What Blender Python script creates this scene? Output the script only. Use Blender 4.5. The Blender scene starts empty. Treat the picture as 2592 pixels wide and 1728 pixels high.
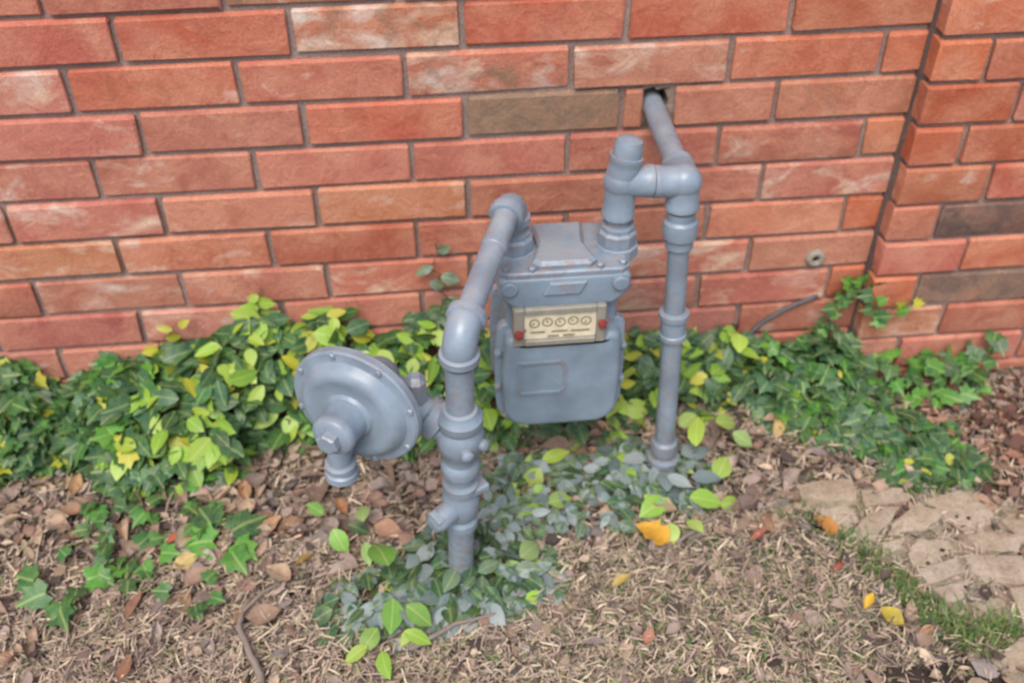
import bpy, bmesh, math, random
import numpy as np
from mathutils import Vector, Matrix, noise

random.seed(11)
rng = np.random.default_rng(11)
SC = bpy.context.scene
COL = SC.collection
R = math.radians

# ------------------------------------------------------------------ camera, world, sun, exposure
cd = bpy.data.cameras.new('camera')
cd.sensor_width = 36.0
cd.lens = 35.705
cd.clip_start = 0.02
cd.clip_end = 300
cd.dof.use_dof = True
cd.dof.focus_distance = 1.02
cd.dof.aperture_fstop = 5.2
cam = bpy.data.objects.new('camera', cd)
cam.location = (0.57504, -1.47232, 0.51116)
cam.rotation_mode = 'XYZ'
cam.rotation_euler = (0.8669006, 0.0040008, -0.0997125)
COL.objects.link(cam)
SC.camera = cam

SUN_EL, SUN_AZ = R(58), R(200)          # azimuth: direction towards the sun, clockwise from +Y
W = bpy.data.worlds.new('World')
SC.world = W
W.use_nodes = True
wn = W.node_tree.nodes
bg = wn['Background']
sky = wn.new('ShaderNodeTexSky')
sky.sky_type = 'NISHITA'
sky.sun_disc = False
sky.sun_elevation = SUN_EL
sky.sun_rotation = SUN_AZ
sky.air_density = 1.0
sky.dust_density = 4.0
sky.ozone_density = 1.0
W.node_tree.links.new(sky.outputs[0], bg.inputs['Color'])
bg.inputs['Strength'].default_value = 0.15

sl = bpy.data.lights.new('sun', 'SUN')
sl.energy = 1.5
sl.angle = R(35)
sl.color = (1.0, 0.97, 0.93)
sun = bpy.data.objects.new('sun', sl)
sd = Vector((math.sin(SUN_AZ) * math.cos(SUN_EL), math.cos(SUN_AZ) * math.cos(SUN_EL), math.sin(SUN_EL)))
sun.rotation_euler = sd.to_track_quat('Z', 'Y').to_euler()
sun.location = sd * 5
COL.objects.link(sun)

SC.view_settings.view_transform = 'Standard'
SC.view_settings.look = 'None'
SC.view_settings.gamma = 1.0
SC.view_settings.use_curve_mapping = False
SC.view_settings.exposure = 0.56
SC.render.engine = 'CYCLES'
SC.cycles.max_bounces = 6
SC.cycles.use_denoising = True

G = -0.86            # ground level
H = 0.07673          # brick course


# ------------------------------------------------------------------ helpers
def lin(r, g, b):
    def f(c):
        c /= 255.0
        return c / 12.92 if c <= 0.04045 else ((c + 0.055) / 1.055) ** 2.4
    return (f(r), f(g), f(b))


def link(o, parent=None):
    COL.objects.link(o)
    if parent is not None:
        o.parent = parent
    return o


def tag(o, label=None, cat=None, group=None, kind=None):
    if label:
        o['label'] = label
    if cat:
        o['category'] = cat
    if group:
        o['group'] = group
    if kind:
        o['kind'] = kind
    return o


def empty(name, loc, label, cat, group=None):
    o = bpy.data.objects.new(name, None)
    o.empty_display_size = 0.05
    o.location = loc
    link(o)
    tag(o, label, cat, group)
    ORIG[o] = Vector(loc)
    return o


ORIG = {}


class MB:
    """collects shapes given in world coordinates and links them as one mesh object"""

    def __init__(self):
        self.v, self.f = [], []

    def add(self, vs, fs):
        n = len(self.v)
        self.v += [tuple(p) for p in vs]
        self.f += [tuple(i + n for i in f) for f in fs]
        return self

    def box(self, x0, x1, y0, y1, z0, z1):
        vs = [(x, y, z) for z in (z0, z1) for y in (y0, y1) for x in (x0, x1)]
        return self.add(vs, [(0, 2, 3, 1), (4, 5, 7, 6), (0, 1, 5, 4), (2, 6, 7, 3), (0, 4, 6, 2), (1, 3, 7, 5)])

    def lathe(self, prof, o, axis, segs=28, phase=0.0):
        o, a = Vector(o), Vector(axis).normalized()
        u = a.orthogonal().normalized()
        w = a.cross(u)
        vs, fs = [], []
        for (r, h) in prof:
            for k in range(segs):
                t = 2 * math.pi * k / segs + phase
                vs.append(o + a * h + (u * math.cos(t) + w * math.sin(t)) * max(r, 1e-5))
        for i in range(len(prof) - 1):
            for k in range(segs):
                k2 = (k + 1) % segs
                fs.append((i * segs + k, i * segs + k2, (i + 1) * segs + k2, (i + 1) * segs + k))
        fs.append(tuple(range(segs - 1, -1, -1)))
        fs.append(tuple(range((len(prof) - 1) * segs, len(prof) * segs)))
        return self.add(vs, fs)

    def tube(self, path, rad, segs=20, cap=True):
        P = [Vector(p) for p in path]
        n = len(P)
        rad = rad if hasattr(rad, '__len__') else [rad] * n
        T = [((P[min(i + 1, n - 1)] - P[max(i - 1, 0)]).normalized()) for i in range(n)]
        u = T[0].orthogonal().normalized()
        vs, fs = [], []
        for i in range(n):
            u = (u - T[i] * u.dot(T[i])).normalized()
            w = T[i].cross(u)
            for k in range(segs):
                t = 2 * math.pi * k / segs
                vs.append(P[i] + (u * math.cos(t) + w * math.sin(t)) * rad[i])
        for i in range(n - 1):
            for k in range(segs):
                k2 = (k + 1) % segs
                fs.append((i * segs + k, i * segs + k2, (i + 1) * segs + k2, (i + 1) * segs + k))
        if cap:
            fs.append(tuple(range(segs - 1, -1, -1)))
            fs.append(tuple(range((n - 1) * segs, n * segs)))
        return self.add(vs, fs)

    def prism(self, outline, y_back, y_front, bev=0.004, steps=3, dome=0.0):
        """outline in x,z; front (towards -y) edge rounded"""
        pts = [Vector((p[0], p[1])) for p in outline]
        c = sum(pts, Vector((0, 0))) / len(pts)
        n = len(pts)
        rings = [(0.0, y_back)]
        for i in range(steps + 1):
            t = math.pi / 2 * i / steps
            rings.append((bev * (1 - math.cos(t)), y_front + bev * (1 - math.sin(t))))
        vs, fs = [], []
        for off, y in rings:
            for i in range(n):
                a, b, d = pts[i - 1], pts[i], pts[(i + 1) % n]
                n1 = Vector(((b - a).y, -(b - a).x)).normalized()
                n2 = Vector(((d - b).y, -(d - b).x)).normalized()
                m = (n1 + n2)
                m = m.normalized() if m.length > 1e-6 else n1
                if m.dot(b - c) < 0 and off:
                    pass
                q = b - m * off * SIGN(pts)
                vs.append((q.x, y, q.y))
        k = len(rings)
        for i in range(k - 1):
            for j in range(n):
                j2 = (j + 1) % n
                fs.append((i * n + j, i * n + j2, (i + 1) * n + j2, (i + 1) * n + j))
        fs.append(tuple(range(n)))
        base = (k - 1) * n
        fs.append(tuple(range(base + n - 1, base - 1, -1)))
        return self.add(vs, fs)

    def build(self, name, mat, parent=None, smooth=35, bevel=None):
        o_ = ORIG.get(parent, Vector((0, 0, 0))) if parent is not None else Vector((0, 0, 0))
        me = bpy.data.meshes.new(name)
        me.from_pydata([(p[0] - o_.x, p[1] - o_.y, p[2] - o_.z) for p in self.v], [], self.f)
        bm = bmesh.new()
        bm.from_mesh(me)
        bmesh.ops.recalc_face_normals(bm, faces=bm.faces)
        if bevel:
            es = [e for e in bm.edges if e.is_manifold and e.calc_face_angle(0) > R(40)]
            bmesh.ops.bevel(bm, geom=es, offset=bevel, segments=1, affect='EDGES', profile=0.6)
        bm.to_mesh(me)
        bm.free()
        if smooth:
            me.shade_smooth()
            me.set_sharp_from_angle(angle=R(smooth))
        me.materials.append(mat)
        o = bpy.data.objects.new(name, me)
        link(o, parent)
        ORIG[o] = o_
        return o


def SIGN(pts):
    a = 0
    for i in range(len(pts)):
        p, q = pts[i], pts[(i + 1) % len(pts)]
        a += p.x * q.y - q.x * p.y
    return 1 if a > 0 else -1


def round_poly(corners, n=5):
    """corners: (x, z, radius) -> rounded outline"""
    out = []
    m = len(corners)
    for i in range(m):
        p = Vector(corners[i][:2])
        r = corners[i][2]
        a = (Vector(corners[i - 1][:2]) - p).normalized()
        b = (Vector(corners[(i + 1) % m][:2]) - p).normalized()
        if r <= 0:
            out.append(p)
            continue
        ang = a.angle(b)
        d = r / math.tan(ang / 2)
        cen = p + (a + b).normalized() * (r / math.sin(ang / 2))
        s, e = p + a * d - cen, p + b * d - cen
        tot = s.angle_signed(e)
        for k in range(n + 1):
            t = -tot * k / n
            out.append(cen + Vector((s.x * math.cos(t) - s.y * math.sin(t), s.x * math.sin(t) + s.y * math.cos(t))))
    return out


def arc(corner, d_in, d_out, rad, n=8):
    """centre line of an elbow: comes along d_in to corner, leaves along d_out"""
    c, a, b = Vector(corner), Vector(d_in).normalized(), Vector(d_out).normalized()
    ang = a.angle(b)
    L = rad * math.tan(ang / 2)
    p0, p1 = c - a * L, c + b * L
    nrm = a.cross(b).normalized()
    cen = p0 + nrm.cross(a) * rad
    pts = []
    for i in range(n + 1):
        pts.append(cen + Matrix.Rotation(ang * i / n, 3, nrm) @ (p0 - cen))
    return pts, p0, p1


# ------------------------------------------------------------------ materials
def new_mat(name):
    m = bpy.data.materials.new(name)
    m.use_nodes = True
    nt = m.node_tree
    return m, nt, nt.nodes, nt.links, nt.nodes['Principled BSDF']


def N(nt, typ, **kw):
    n = nt.nodes.new(typ)
    for k, v in kw.items():
        setattr(n, k, v)
    return n


def noise_node(nt, vec, scale, detail=4, rough=0.55, dist=0.0):
    n = nt.nodes.new('ShaderNodeTexNoise')
    n.inputs['Scale'].default_value = scale
    n.inputs['Detail'].default_value = detail
    n.inputs['Roughness'].default_value = rough
    n.inputs['Distortion'].default_value = dist
    if vec is not None:
        nt.links.new(vec, n.inputs['Vector'])
    return n


def ramp(nt, fac, p0, p1, c0=(0, 0, 0, 1), c1=(1, 1, 1, 1)):
    r = nt.nodes.new('ShaderNodeValToRGB')
    r.color_ramp.elements[0].position = p0
    r.color_ramp.elements[1].position = p1
    r.color_ramp.elements[0].color = c0
    r.color_ramp.elements[1].color = c1
    nt.links.new(fac, r.inputs[0])
    return r


def mix(nt, fac, a, b, typ='MIX'):
    m = nt.nodes.new('ShaderNodeMix')
    m.data_type = 'RGBA'
    m.blend_type = typ
    for s, v in ((m.inputs[0], fac), (m.inputs[6], a), (m.inputs[7], b)):
        if hasattr(v, 'is_output'):
            nt.links.new(v, s)
        elif isinstance(v, (tuple, list)):
            s.default_value = tuple(v) + ((1,) if len(v) == 3 else ())
        else:
            s.default_value = v
    return m.outputs[2]


def math_(nt, op, a, b=0.0):
    m = nt.nodes.new('ShaderNodeMath')
    m.operation = op
    for s, v in ((m.inputs[0], a), (m.inputs[1], b)):
        if hasattr(v, 'is_output'):
            nt.links.new(v, s)
        else:
            s.default_value = v
    return m.outputs[0]


def bump(nt, bsdf, h, strength, dist, prev=None):
    b = nt.nodes.new('ShaderNodeBump')
    b.inputs['Strength'].default_value = strength
    b.inputs['Distance'].default_value = dist
    nt.links.new(h, b.inputs['Height'])
    if prev is not None:
        nt.links.new(prev, b.inputs['Normal'])
    nt.links.new(b.outputs[0], bsdf.inputs['Normal'])
    return b.outputs[0]


def attr(nt, name, typ='OBJECT'):
    a = nt.nodes.new('ShaderNodeAttribute')
    a.attribute_type = typ
    a.attribute_name = name
    return a


def brick_material():
    m, nt, ns, ls, p = new_mat('fired_brick')
    tc = N(nt, 'ShaderNodeTexCoord')
    oi = N(nt, 'ShaderNodeObjectInfo')
    off = N(nt, 'ShaderNodeVectorMath', operation='SCALE')
    cmb = N(nt, 'ShaderNodeCombineXYZ')
    for i, k in enumerate((31.0, 17.0, 53.0)):
        ls.new(math_(nt, 'MULTIPLY', oi.outputs['Random'], k), cmb.inputs[i])
    add = N(nt, 'ShaderNodeVectorMath', operation='ADD')
    ls.new(tc.outputs['Object'], add.inputs[0])
    ls.new(cmb.outputs[0], add.inputs[1])
    vec = add.outputs[0]
    # broad tonal drift inside one brick
    n1 = noise_node(nt, vec, 11, 3, 0.5, 0.4)
    col = mix(nt, ramp(nt, n1.outputs[0], 0.35, 0.68).outputs[0], oi.outputs['Color'],
              mix(nt, 0.55, oi.outputs['Color'], lin(210, 154, 126)))
    n2 = noise_node(nt, vec, 24, 4, 0.6, 0.8)
    red = ramp(nt, n2.outputs[0], 0.5, 0.72)
    col = mix(nt, math_(nt, 'MULTIPLY', red.outputs[0], 0.5), col, lin(158, 84, 68))
    tone_p = ramp(nt, n1.outputs[0], 0.42, 0.58).outputs[0]
    # pale lime or slurry blotches
    mp = N(nt, 'ShaderNodeMapping')
    mp.inputs['Scale'].default_value = (0.8, 1, 1.5)
    ls.new(vec, mp.inputs[0])
    n3 = noise_node(nt, mp.outputs[0], 15, 4, 0.58, 0.5)
    pale = attr(nt, 'pale')
    thr = math_(nt, 'SUBTRACT', 0.74, math_(nt, 'MULTIPLY', pale.outputs['Fac'], 0.30))
    pm = math_(nt, 'MULTIPLY', math_(nt, 'SUBTRACT', n3.outputs[0], thr), 4.2)
    pm = math_(nt, 'MINIMUM', math_(nt, 'MAXIMUM', pm, 0.0), 0.85)
    col = mix(nt, pm, col, mix(nt, tone_p, lin(220, 190, 164), lin(216, 202, 190)))
    # brown / black fire flashing
    n4 = noise_node(nt, vec, 13, 5, 0.6, 1.0)
    dark = attr(nt, 'dark')
    thr = math_(nt, 'SUBTRACT', 0.80, math_(nt, 'MULTIPLY', dark.outputs['Fac'], 0.50))
    dm = math_(nt, 'MULTIPLY', math_(nt, 'SUBTRACT', n4.outputs[0], thr), 5.0)
    dm = math_(nt, 'MINIMUM', math_(nt, 'MAXIMUM', dm, 0.0), 0.9)
    tone = attr(nt, 'flash')
    dcol = mix(nt, tone.outputs['Fac'], lin(134, 112, 92), lin(100, 86, 84))
    dcol = mix(nt, ramp(nt, n2.outputs[0], 0.35, 0.7).outputs[0], dcol, mix(nt, 0.5, dcol, lin(176, 140, 112)))
    col = mix(nt, dm, col, dcol)
    # fine grit
    n5 = noise_node(nt, vec, 300, 3, 0.7)
    col = mix(nt, ramp(nt, n5.outputs[0], 0.34, 0.66).outputs[0], mix(nt, 0.72, (0.02, 0.008, 0.006), col), col)
    n6 = noise_node(nt, vec, 120, 4, 0.7)
    col = mix(nt, math_(nt, 'MULTIPLY', ramp(nt, n6.outputs[0], 0.56, 0.78).outputs[0], 0.35), col, lin(226, 164, 128))
    ls.new(col, p.inputs['Base Color'])
    p.inputs['Roughness'].default_value = 0.9
    p.inputs['Specular IOR Level'].default_value = 0.25
    b1 = bump(nt, p, n2.outputs[0], 0.6, 0.006)
    b2 = bump(nt, p, n6.outputs[0], 0.55, 0.0025, b1)
    bump(nt, p, n5.outputs[0], 0.5, 0.0009, b2)
    return m


def mortar_material(name, c0, c1):
    m, nt, ns, ls, p = new_mat(name)
    tc = N(nt, 'ShaderNodeTexCoord')
    n1 = noise_node(nt, tc.outputs['Object'], 14, 5, 0.6)
    n2 = noise_node(nt, tc.outputs['Object'], 260, 3, 0.7)
    col = mix(nt, ramp(nt, n1.outputs[0], 0.3, 0.7).outputs[0], c0, c1)
    col = mix(nt, ramp(nt, n2.outputs[0], 0.35, 0.6).outputs[0], mix(nt, 0.6, (0.03, 0.025, 0.02), col), col)
    ls.new(col, p.inputs['Base Color'])
    p.inputs['Roughness'].default_value = 0.95
    p.inputs['Specular IOR Level'].default_value = 0.2
    b = bump(nt, p, n1.outputs[0], 0.5, 0.006)
    bump(nt, p, n2.outputs[0], 0.7, 0.0015, b)
    return m


def paint_material(name, base, rough=0.42, rust=0.5):
    """old brushed grey enamel on cast iron and steel with rust freckles and dust"""
    m, nt, ns, ls, p = new_mat(name)
    g = N(nt, 'ShaderNodeNewGeometry')
    v = g.outputs['Position']
    n1 = noise_node(nt, v, 16, 4, 0.55)
    n2 = noise_node(nt, v, 90, 4, 0.65)
    n3 = noise_node(nt, v, 420, 2, 0.6)
    col = mix(nt, ramp(nt, n1.outputs[0], 0.3, 0.7).outputs[0], tuple(c * 0.78 for c in base), tuple(c * 1.16 for c in base))
    n4 = noise_node(nt, v, 26, 6, 0.72, 1.2)
    rm = ramp(nt, n4.outputs[0], 0.69 - 0.02 * rust, 0.75)
    edge = ramp(nt, g.outputs['Pointiness'], 0.52, 0.60)
    ex = math_(nt, 'MULTIPLY', edge.outputs[0], ramp(nt, n2.outputs[0], 0.46, 0.62).outputs[0])
    msk = math_(nt, 'MINIMUM', math_(nt, 'ADD', rm.outputs[0], math_(nt, 'MULTIPLY', ex, 0.7)), 1.0)
    msk = math_(nt, 'MULTIPLY', msk, rust)
    col = mix(nt, msk, col, mix(nt, n2.outputs[0], lin(104, 66, 46), lin(158, 124, 98)))
    # soil splash and settled dust near the ground and on top faces
    sep = N(nt, 'ShaderNodeSeparateXYZ')
    ls.new(v, sep.inputs[0])
    low = N(nt, 'ShaderNodeMapRange')
    low.inputs['From Min'].default_value = -0.86
    low.inputs['From Max'].default_value = -0.70
    low.inputs['To Min'].default_value = 0.75
    low.inputs['To Max'].default_value = 0.0
    ls.new(sep.outputs[2], low.inputs['Value'])
    spl = math_(nt, 'MULTIPLY', low.outputs[0], ramp(nt, n2.outputs[0], 0.44, 0.62).outputs[0])
    col = mix(nt, spl, col, lin(128, 110, 92))
    sn = N(nt, 'ShaderNodeSeparateXYZ')
    ls.new(g.outputs['Normal'], sn.inputs[0])
    topd = math_(nt, 'MULTIPLY', ramp(nt, sn.outputs[2], 0.6, 0.95).outputs[0], ramp(nt, n1.outputs[0], 0.42, 0.62).outputs[0])
    col = mix(nt, math_(nt, 'MULTIPLY', topd, 0.3), col, lin(150, 146, 138))
    # light dust specks
    sp = ramp(nt, n3.outputs[0], 0.70, 0.78)
    col = mix(nt, math_(nt, 'MULTIPLY', sp.outputs[0], 0.18), col, lin(190, 185, 175))
    ls.new(col, p.inputs['Base Color'])
    rr = mix(nt, msk, (rough,) * 3, (0.85,) * 3)
    rr = mix(nt, math_(nt, 'MULTIPLY', n2.outputs[0], 0.3), rr, (0.6,) * 3)
    ls.new(rr, p.inputs['Roughness'])
    b = bump(nt, p, n1.outputs[0], 0.12, 0.01)
    b = bump(nt, p, n2.outputs[0], 0.30, 0.0016, b)
    bump(nt, p, n3.outputs[0], 0.25, 0.0004, b)
    return m


def leaf_material(name, use_attr=False, gloss=0.40):
    m, nt, ns, ls, p = new_mat(name)
    uv = N(nt, 'ShaderNodeUVMap')
    sep = N(nt, 'ShaderNodeSeparateXYZ')
    ls.new(uv.outputs[0], sep.inputs[0])
    if use_attr:
        base = attr(nt, 'tint', 'GEOMETRY').outputs['Color']
    else:
        base = N(nt, 'ShaderNodeObjectInfo').outputs['Color']
    geo = N(nt, 'ShaderNodeNewGeometry')
    u = math_(nt, 'ABSOLUTE', math_(nt, 'SUBTRACT', sep.outputs[0], 0.5))
    rib = ramp(nt, u, 0.012, 0.05, (1, 1, 1, 1), (0, 0, 0, 1))
    # side veins running up and outwards
    w = math_(nt, 'SINE', math_(nt, 'MULTIPLY', math_(nt, 'SUBTRACT', sep.outputs[1], math_(nt, 'MULTIPLY', u, 0.7)), 44.0))
    vein = ramp(nt, w, 0.86, 1.0)
    vm = math_(nt, 'MAXIMUM', math_(nt, 'MULTIPLY', rib.outputs[0], 0.6), math_(nt, 'MULTIPLY', vein.outputs[0], 0.22))
    n1 = noise_node(nt, geo.outputs['Position'], 70, 4, 0.6)
    col = mix(nt, ramp(nt, n1.outputs[0], 0.32, 0.68).outputs[0], base, mix(nt, 0.20, base, lin(170, 196, 90), 'MIX'))
    col = mix(nt, vm, col, mix(nt, 0.5, col, lin(205, 215, 140)))
    n2 = noise_node(nt, geo.outputs['Position'], 150, 5, 0.65)
    spots = ramp(nt, n2.outputs[0], 0.68, 0.76)
    col = mix(nt, math_(nt, 'MULTIPLY', spots.outputs[0], 0.45), col, lin(110, 88, 48))
    if not use_attr:
        pa = attr(nt, 'paint')
        n3 = noise_node(nt, geo.outputs['Position'], 55, 5, 0.6)
        t = math_(nt, 'SUBTRACT', n3.outputs[0], math_(nt, 'SUBTRACT', 0.85, math_(nt, 'MULTIPLY', pa.outputs['Fac'], 0.62)))
        pm = math_(nt, 'MINIMUM', math_(nt, 'MAXIMUM', math_(nt, 'MULTIPLY', t, 9.0), 0.0), 0.82)
        oi2 = N(nt, 'ShaderNodeObjectInfo')
        col = mix(nt, pm, col, mix(nt, oi2.outputs['Random'], lin(98, 116, 122), lin(158, 168, 170)))
    ls.new(col, p.inputs['Base Color'])
    p.inputs['Roughness'].default_value = gloss
    p.inputs['Specular IOR Level'].default_value = 0.38
    hb = math_(nt, 'ADD', math_(nt, 'MULTIPLY', vm, -0.6), n1.outputs[0])
    bump(nt, p, hb, 0.35, 0.002)
    tr = N(nt, 'ShaderNodeBsdfTranslucent')
    ls.new(mix(nt, 0.4, col, lin(170, 205, 50)), tr.inputs['Color'])
    ms = N(nt, 'ShaderNodeMixShader')
    ms.inputs[0].default_value = 0.22
    ls.new(p.outputs[0], ms.inputs[1])
    ls.new(tr.outputs[0], ms.inputs[2])
    ls.new(ms.outputs[0], ns['Material Output'].inputs[0])
    return m


def tint_material(name, rough=0.85, bscale=220, bdist=0.0008, attribute=True):
    m, nt, ns, ls, p = new_mat(name)
    base = attr(nt, 'tint', 'GEOMETRY').outputs['Color'] if attribute else N(nt, 'ShaderNodeObjectInfo').outputs['Color']
    g = N(nt, 'ShaderNodeNewGeometry')
    n1 = noise_node(nt, g.outputs['Position'], 60, 4, 0.65)
    n2 = noise_node(nt, g.outputs['Position'], bscale, 3, 0.6)
    col = mix(nt, ramp(nt, n1.outputs[0], 0.35, 0.7).outputs[0], mix(nt, 0.65, (0.03, 0.02, 0.015), base), base)
    ls.new(col, p.inputs['Base Color'])
    p.inputs['Roughness'].default_value = rough
    p.inputs['Specular IOR Level'].default_value = 0.25
    bump(nt, p, n2.outputs[0], 0.5, bdist)
    return m


def ground_material():
    m, nt, ns, ls, p = new_mat('leafy_soil')
    g = N(nt, 'ShaderNodeNewGeometry')
    v = g.outputs['Position']
    n1 = noise_node(nt, v, 6, 5, 0.6)
    n2 = noise_node(nt, v, 48, 5, 0.7, 0.6)
    n3 = noise_node(nt, v, 190, 4, 0.7)
    col = mix(nt, ramp(nt, n1.outputs[0], 0.35, 0.65).outputs[0], lin(102, 84, 70), lin(126, 106, 88))
    col = mix(nt, ramp(nt, n2.outputs[0], 0.38, 0.62).outputs[0], lin(58, 47, 42), col)
    col = mix(nt, math_(nt, 'MULTIPLY', ramp(nt, n3.outputs[0], 0.55, 0.75).outputs[0], 0.7), col, lin(168, 142, 112))
    ls.new(col, p.inputs['Base Color'])
    p.inputs['Roughness'].default_value = 0.95
    p.inputs['Specular IOR Level'].default_value = 0.2
    b = bump(nt, p, n2.outputs[0], 0.8, 0.012)
    bump(nt, p, n3.outputs[0], 0.7, 0.003, b)
    return m


def stone_material():
    m, nt, ns, ls, p = new_mat('weathered_concrete')
    tc = N(nt, 'ShaderNodeNewGeometry')
    v = tc.outputs['Position']
    oi = N(nt, 'ShaderNodeObjectInfo')
    n1 = noise_node(nt, v, 18, 5, 0.6)
    n2 = noise_node(nt, v, 70, 5, 0.7, 0.5)
    n3 = noise_node(nt, v, 320, 3, 0.7)
    col = mix(nt, ramp(nt, n1.outputs[0], 0.3, 0.7).outputs[0], oi.outputs['Color'], mix(nt, 0.6, oi.outputs['Color'], lin(140, 120, 96)))
    col = mix(nt, ramp(nt, n2.outputs[0], 0.3, 0.55).outputs[0], mix(nt, 0.4, col, lin(92, 78, 62)), col)
    col = mix(nt, math_(nt, 'MULTIPLY', ramp(nt, n3.outputs[0], 0.36, 0.5, (1, 1, 1, 1), (0, 0, 0, 1)).outputs[0], 0.5), col, lin(90, 80, 68))
    ls.new(col, p.inputs['Base Color'])
    p.inputs['Roughness'].default_value = 0.92
    p.inputs['Specular IOR Level'].default_value = 0.2
    b = bump(nt, p, n1.outputs[0], 0.6, 0.008)
    b = bump(nt, p, n2.outputs[0], 0.7, 0.004, b)
    bump(nt, p, n3.outputs[0], 0.6, 0.001, b)
    return m


def flat_material(name, c, rough=0.6, spec=0.4):
    m, nt, ns, ls, p = new_mat(name)
    g = N(nt, 'ShaderNodeNewGeometry')
    n1 = noise_node(nt, g.outputs['Position'], 70, 5, 0.65)
    col = mix(nt, ramp(nt, n1.outputs[0], 0.3, 0.7).outputs[0], tuple(x * 0.75 for x in c), c)
    ls.new(col, p.inputs['Base Color'])
    p.inputs['Roughness'].default_value = rough
    p.inputs['Specular IOR Level'].default_value = spec
    return m


M_BRICK = brick_material()
M_MORTAR = mortar_material('raked_mortar', lin(134, 117, 110), lin(164, 146, 138))
M_PATCH = mortar_material('grey_patch_mortar', lin(138, 130, 118), lin(164, 156, 142))
M_HOLE = mortar_material('broken_brick_mortar', lin(112, 94, 84), lin(150, 132, 118))
M_CJOINT = mortar_material('corner_mortar', lin(92, 80, 76), lin(118, 102, 96))
M_VOID = flat_material('dark_cavity', (0.012, 0.012, 0.014), 0.95, 0.1)
M_PAINT = paint_material('grey_enamel', lin(126, 141, 155), 0.28, 0.5)
M_PAINT2 = paint_material('grey_enamel_meter', lin(120, 137, 152), 0.31, 0.75)
M_LEAF = leaf_material('living_leaf')
M_LEAFIN = leaf_material('inner_leaf', True)
M_TINT = tint_material('dry_litter')
M_TINTO = tint_material('fallen_leaf_skin', 0.6, attribute=False)
M_GRASS = tint_material('grass_blade', 0.55)
M_GROUND = ground_material()
M_STONE = stone_material()
M_STEM = flat_material('woody_stem', lin(112, 88, 62), 0.8)
M_TWIG = flat_material('bleached_twig', lin(134, 122, 112), 0.85)
M_CABLE = flat_material('grey_cable_skin', lin(86, 84, 88), 0.55)
M_PLATE = flat_material('cream_dial_face', (0.90, 0.83, 0.62), 0.45)
M_FRAME = flat_material('aged_plastic_frame', lin(146, 142, 130), 0.55)
M_RED = flat_material('red_seal', lin(138, 62, 58), 0.5)
M_INK = flat_material('dial_ink', lin(138, 124, 92), 0.7)
M_SOIL = mortar_material('dark_wet_soil', lin(44, 38, 36), lin(70, 60, 54))


def glass_material():
    m, nt, ns, ls, p = new_mat('clear_index_cover')
    t = N(nt, 'ShaderNodeBsdfTransparent')
    gl = N(nt, 'ShaderNodeBsdfGlossy')
    gl.inputs['Roughness'].default_value = 0.08
    ms = N(nt, 'ShaderNodeMixShader')
    ms.inputs[0].default_value = 0.07
    ls.new(t.outputs[0], ms.inputs[1])
    ls.new(gl.outputs[0], ms.inputs[2])
    ls.new(ms.outputs[0], ns['Material Output'].inputs[0])
    return m


M_GLASS = glass_material()


# ------------------------------------------------------------------ ground
def gz(x, y):
    """height of the soil surface"""
    v = Vector((x * 5.0, y * 5.0, 0.3))
    z = G + 0.010 * noise.noise(v) + 0.006 * noise.noise(v * 3.1) + 0.003 * noise.noise(v * 8.0)
    if x > 1.45:                                    # the bed beside the stone edging lies a little lower
        z -= 0.012 * min(1.0, (x - 1.45) / 0.12)
    return z


def build_ground():
    fx = list(np.arange(-0.9, 2.4001, 0.03))
    fy = list(np.arange(-1.3, 0.1601, 0.03))
    xs = [-60, -25, -10, -4, -2, -1.3] + fx + [2.8, 3.6, 6, 12, 28, 60]
    ys = [-60, -25, -10, -4, -2.2, -1.6] + fy + [0.5, 1.5, 5, 20, 60]
    vs = [(x, y, gz(x, y)) for y in ys for x in xs]
    n = len(xs)
    fs = [(j * n + i, j * n + i + 1, (j + 1) * n + i + 1, (j + 1) * n + i) for j in range(len(ys) - 1) for i in range(n - 1)]
    mb = MB()
    mb.add(vs, fs)
    o = mb.build('ground', M_GROUND, None, smooth=80)
    tag(o, kind='structure')
    # dark damp soil at the lower right corner
    vs, fs = [], []
    xs = np.arange(1.10, 2.0, 0.02)
    ys = np.arange(-1.05, -0.62, 0.02)
    for y in ys:
        for x in xs:
            edge = -0.672 + 0.018 * noise.noise(Vector((x * 14, 0, 1))) - 0.10 * max(0, 1.25 - x)
            t = max(-1.0, min(1.0, (edge - y) / 0.02))
            vs.append((x, y, gz(x, y) + 0.007 * t + 0.008 * max(0, noise.noise(Vector((x * 40, y * 40, 5)))) * max(t, 0)))
    n = len(xs)
    fs = [(j * n + i, j * n + i + 1, (j + 1) * n + i + 1, (j + 1) * n + i) for j in range(len(ys) - 1) for i in range(n - 1)]
    o = MB().add(vs, fs).build('soil', M_SOIL, None, smooth=80)
    tag(o, kind='structure')


build_ground()


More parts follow.
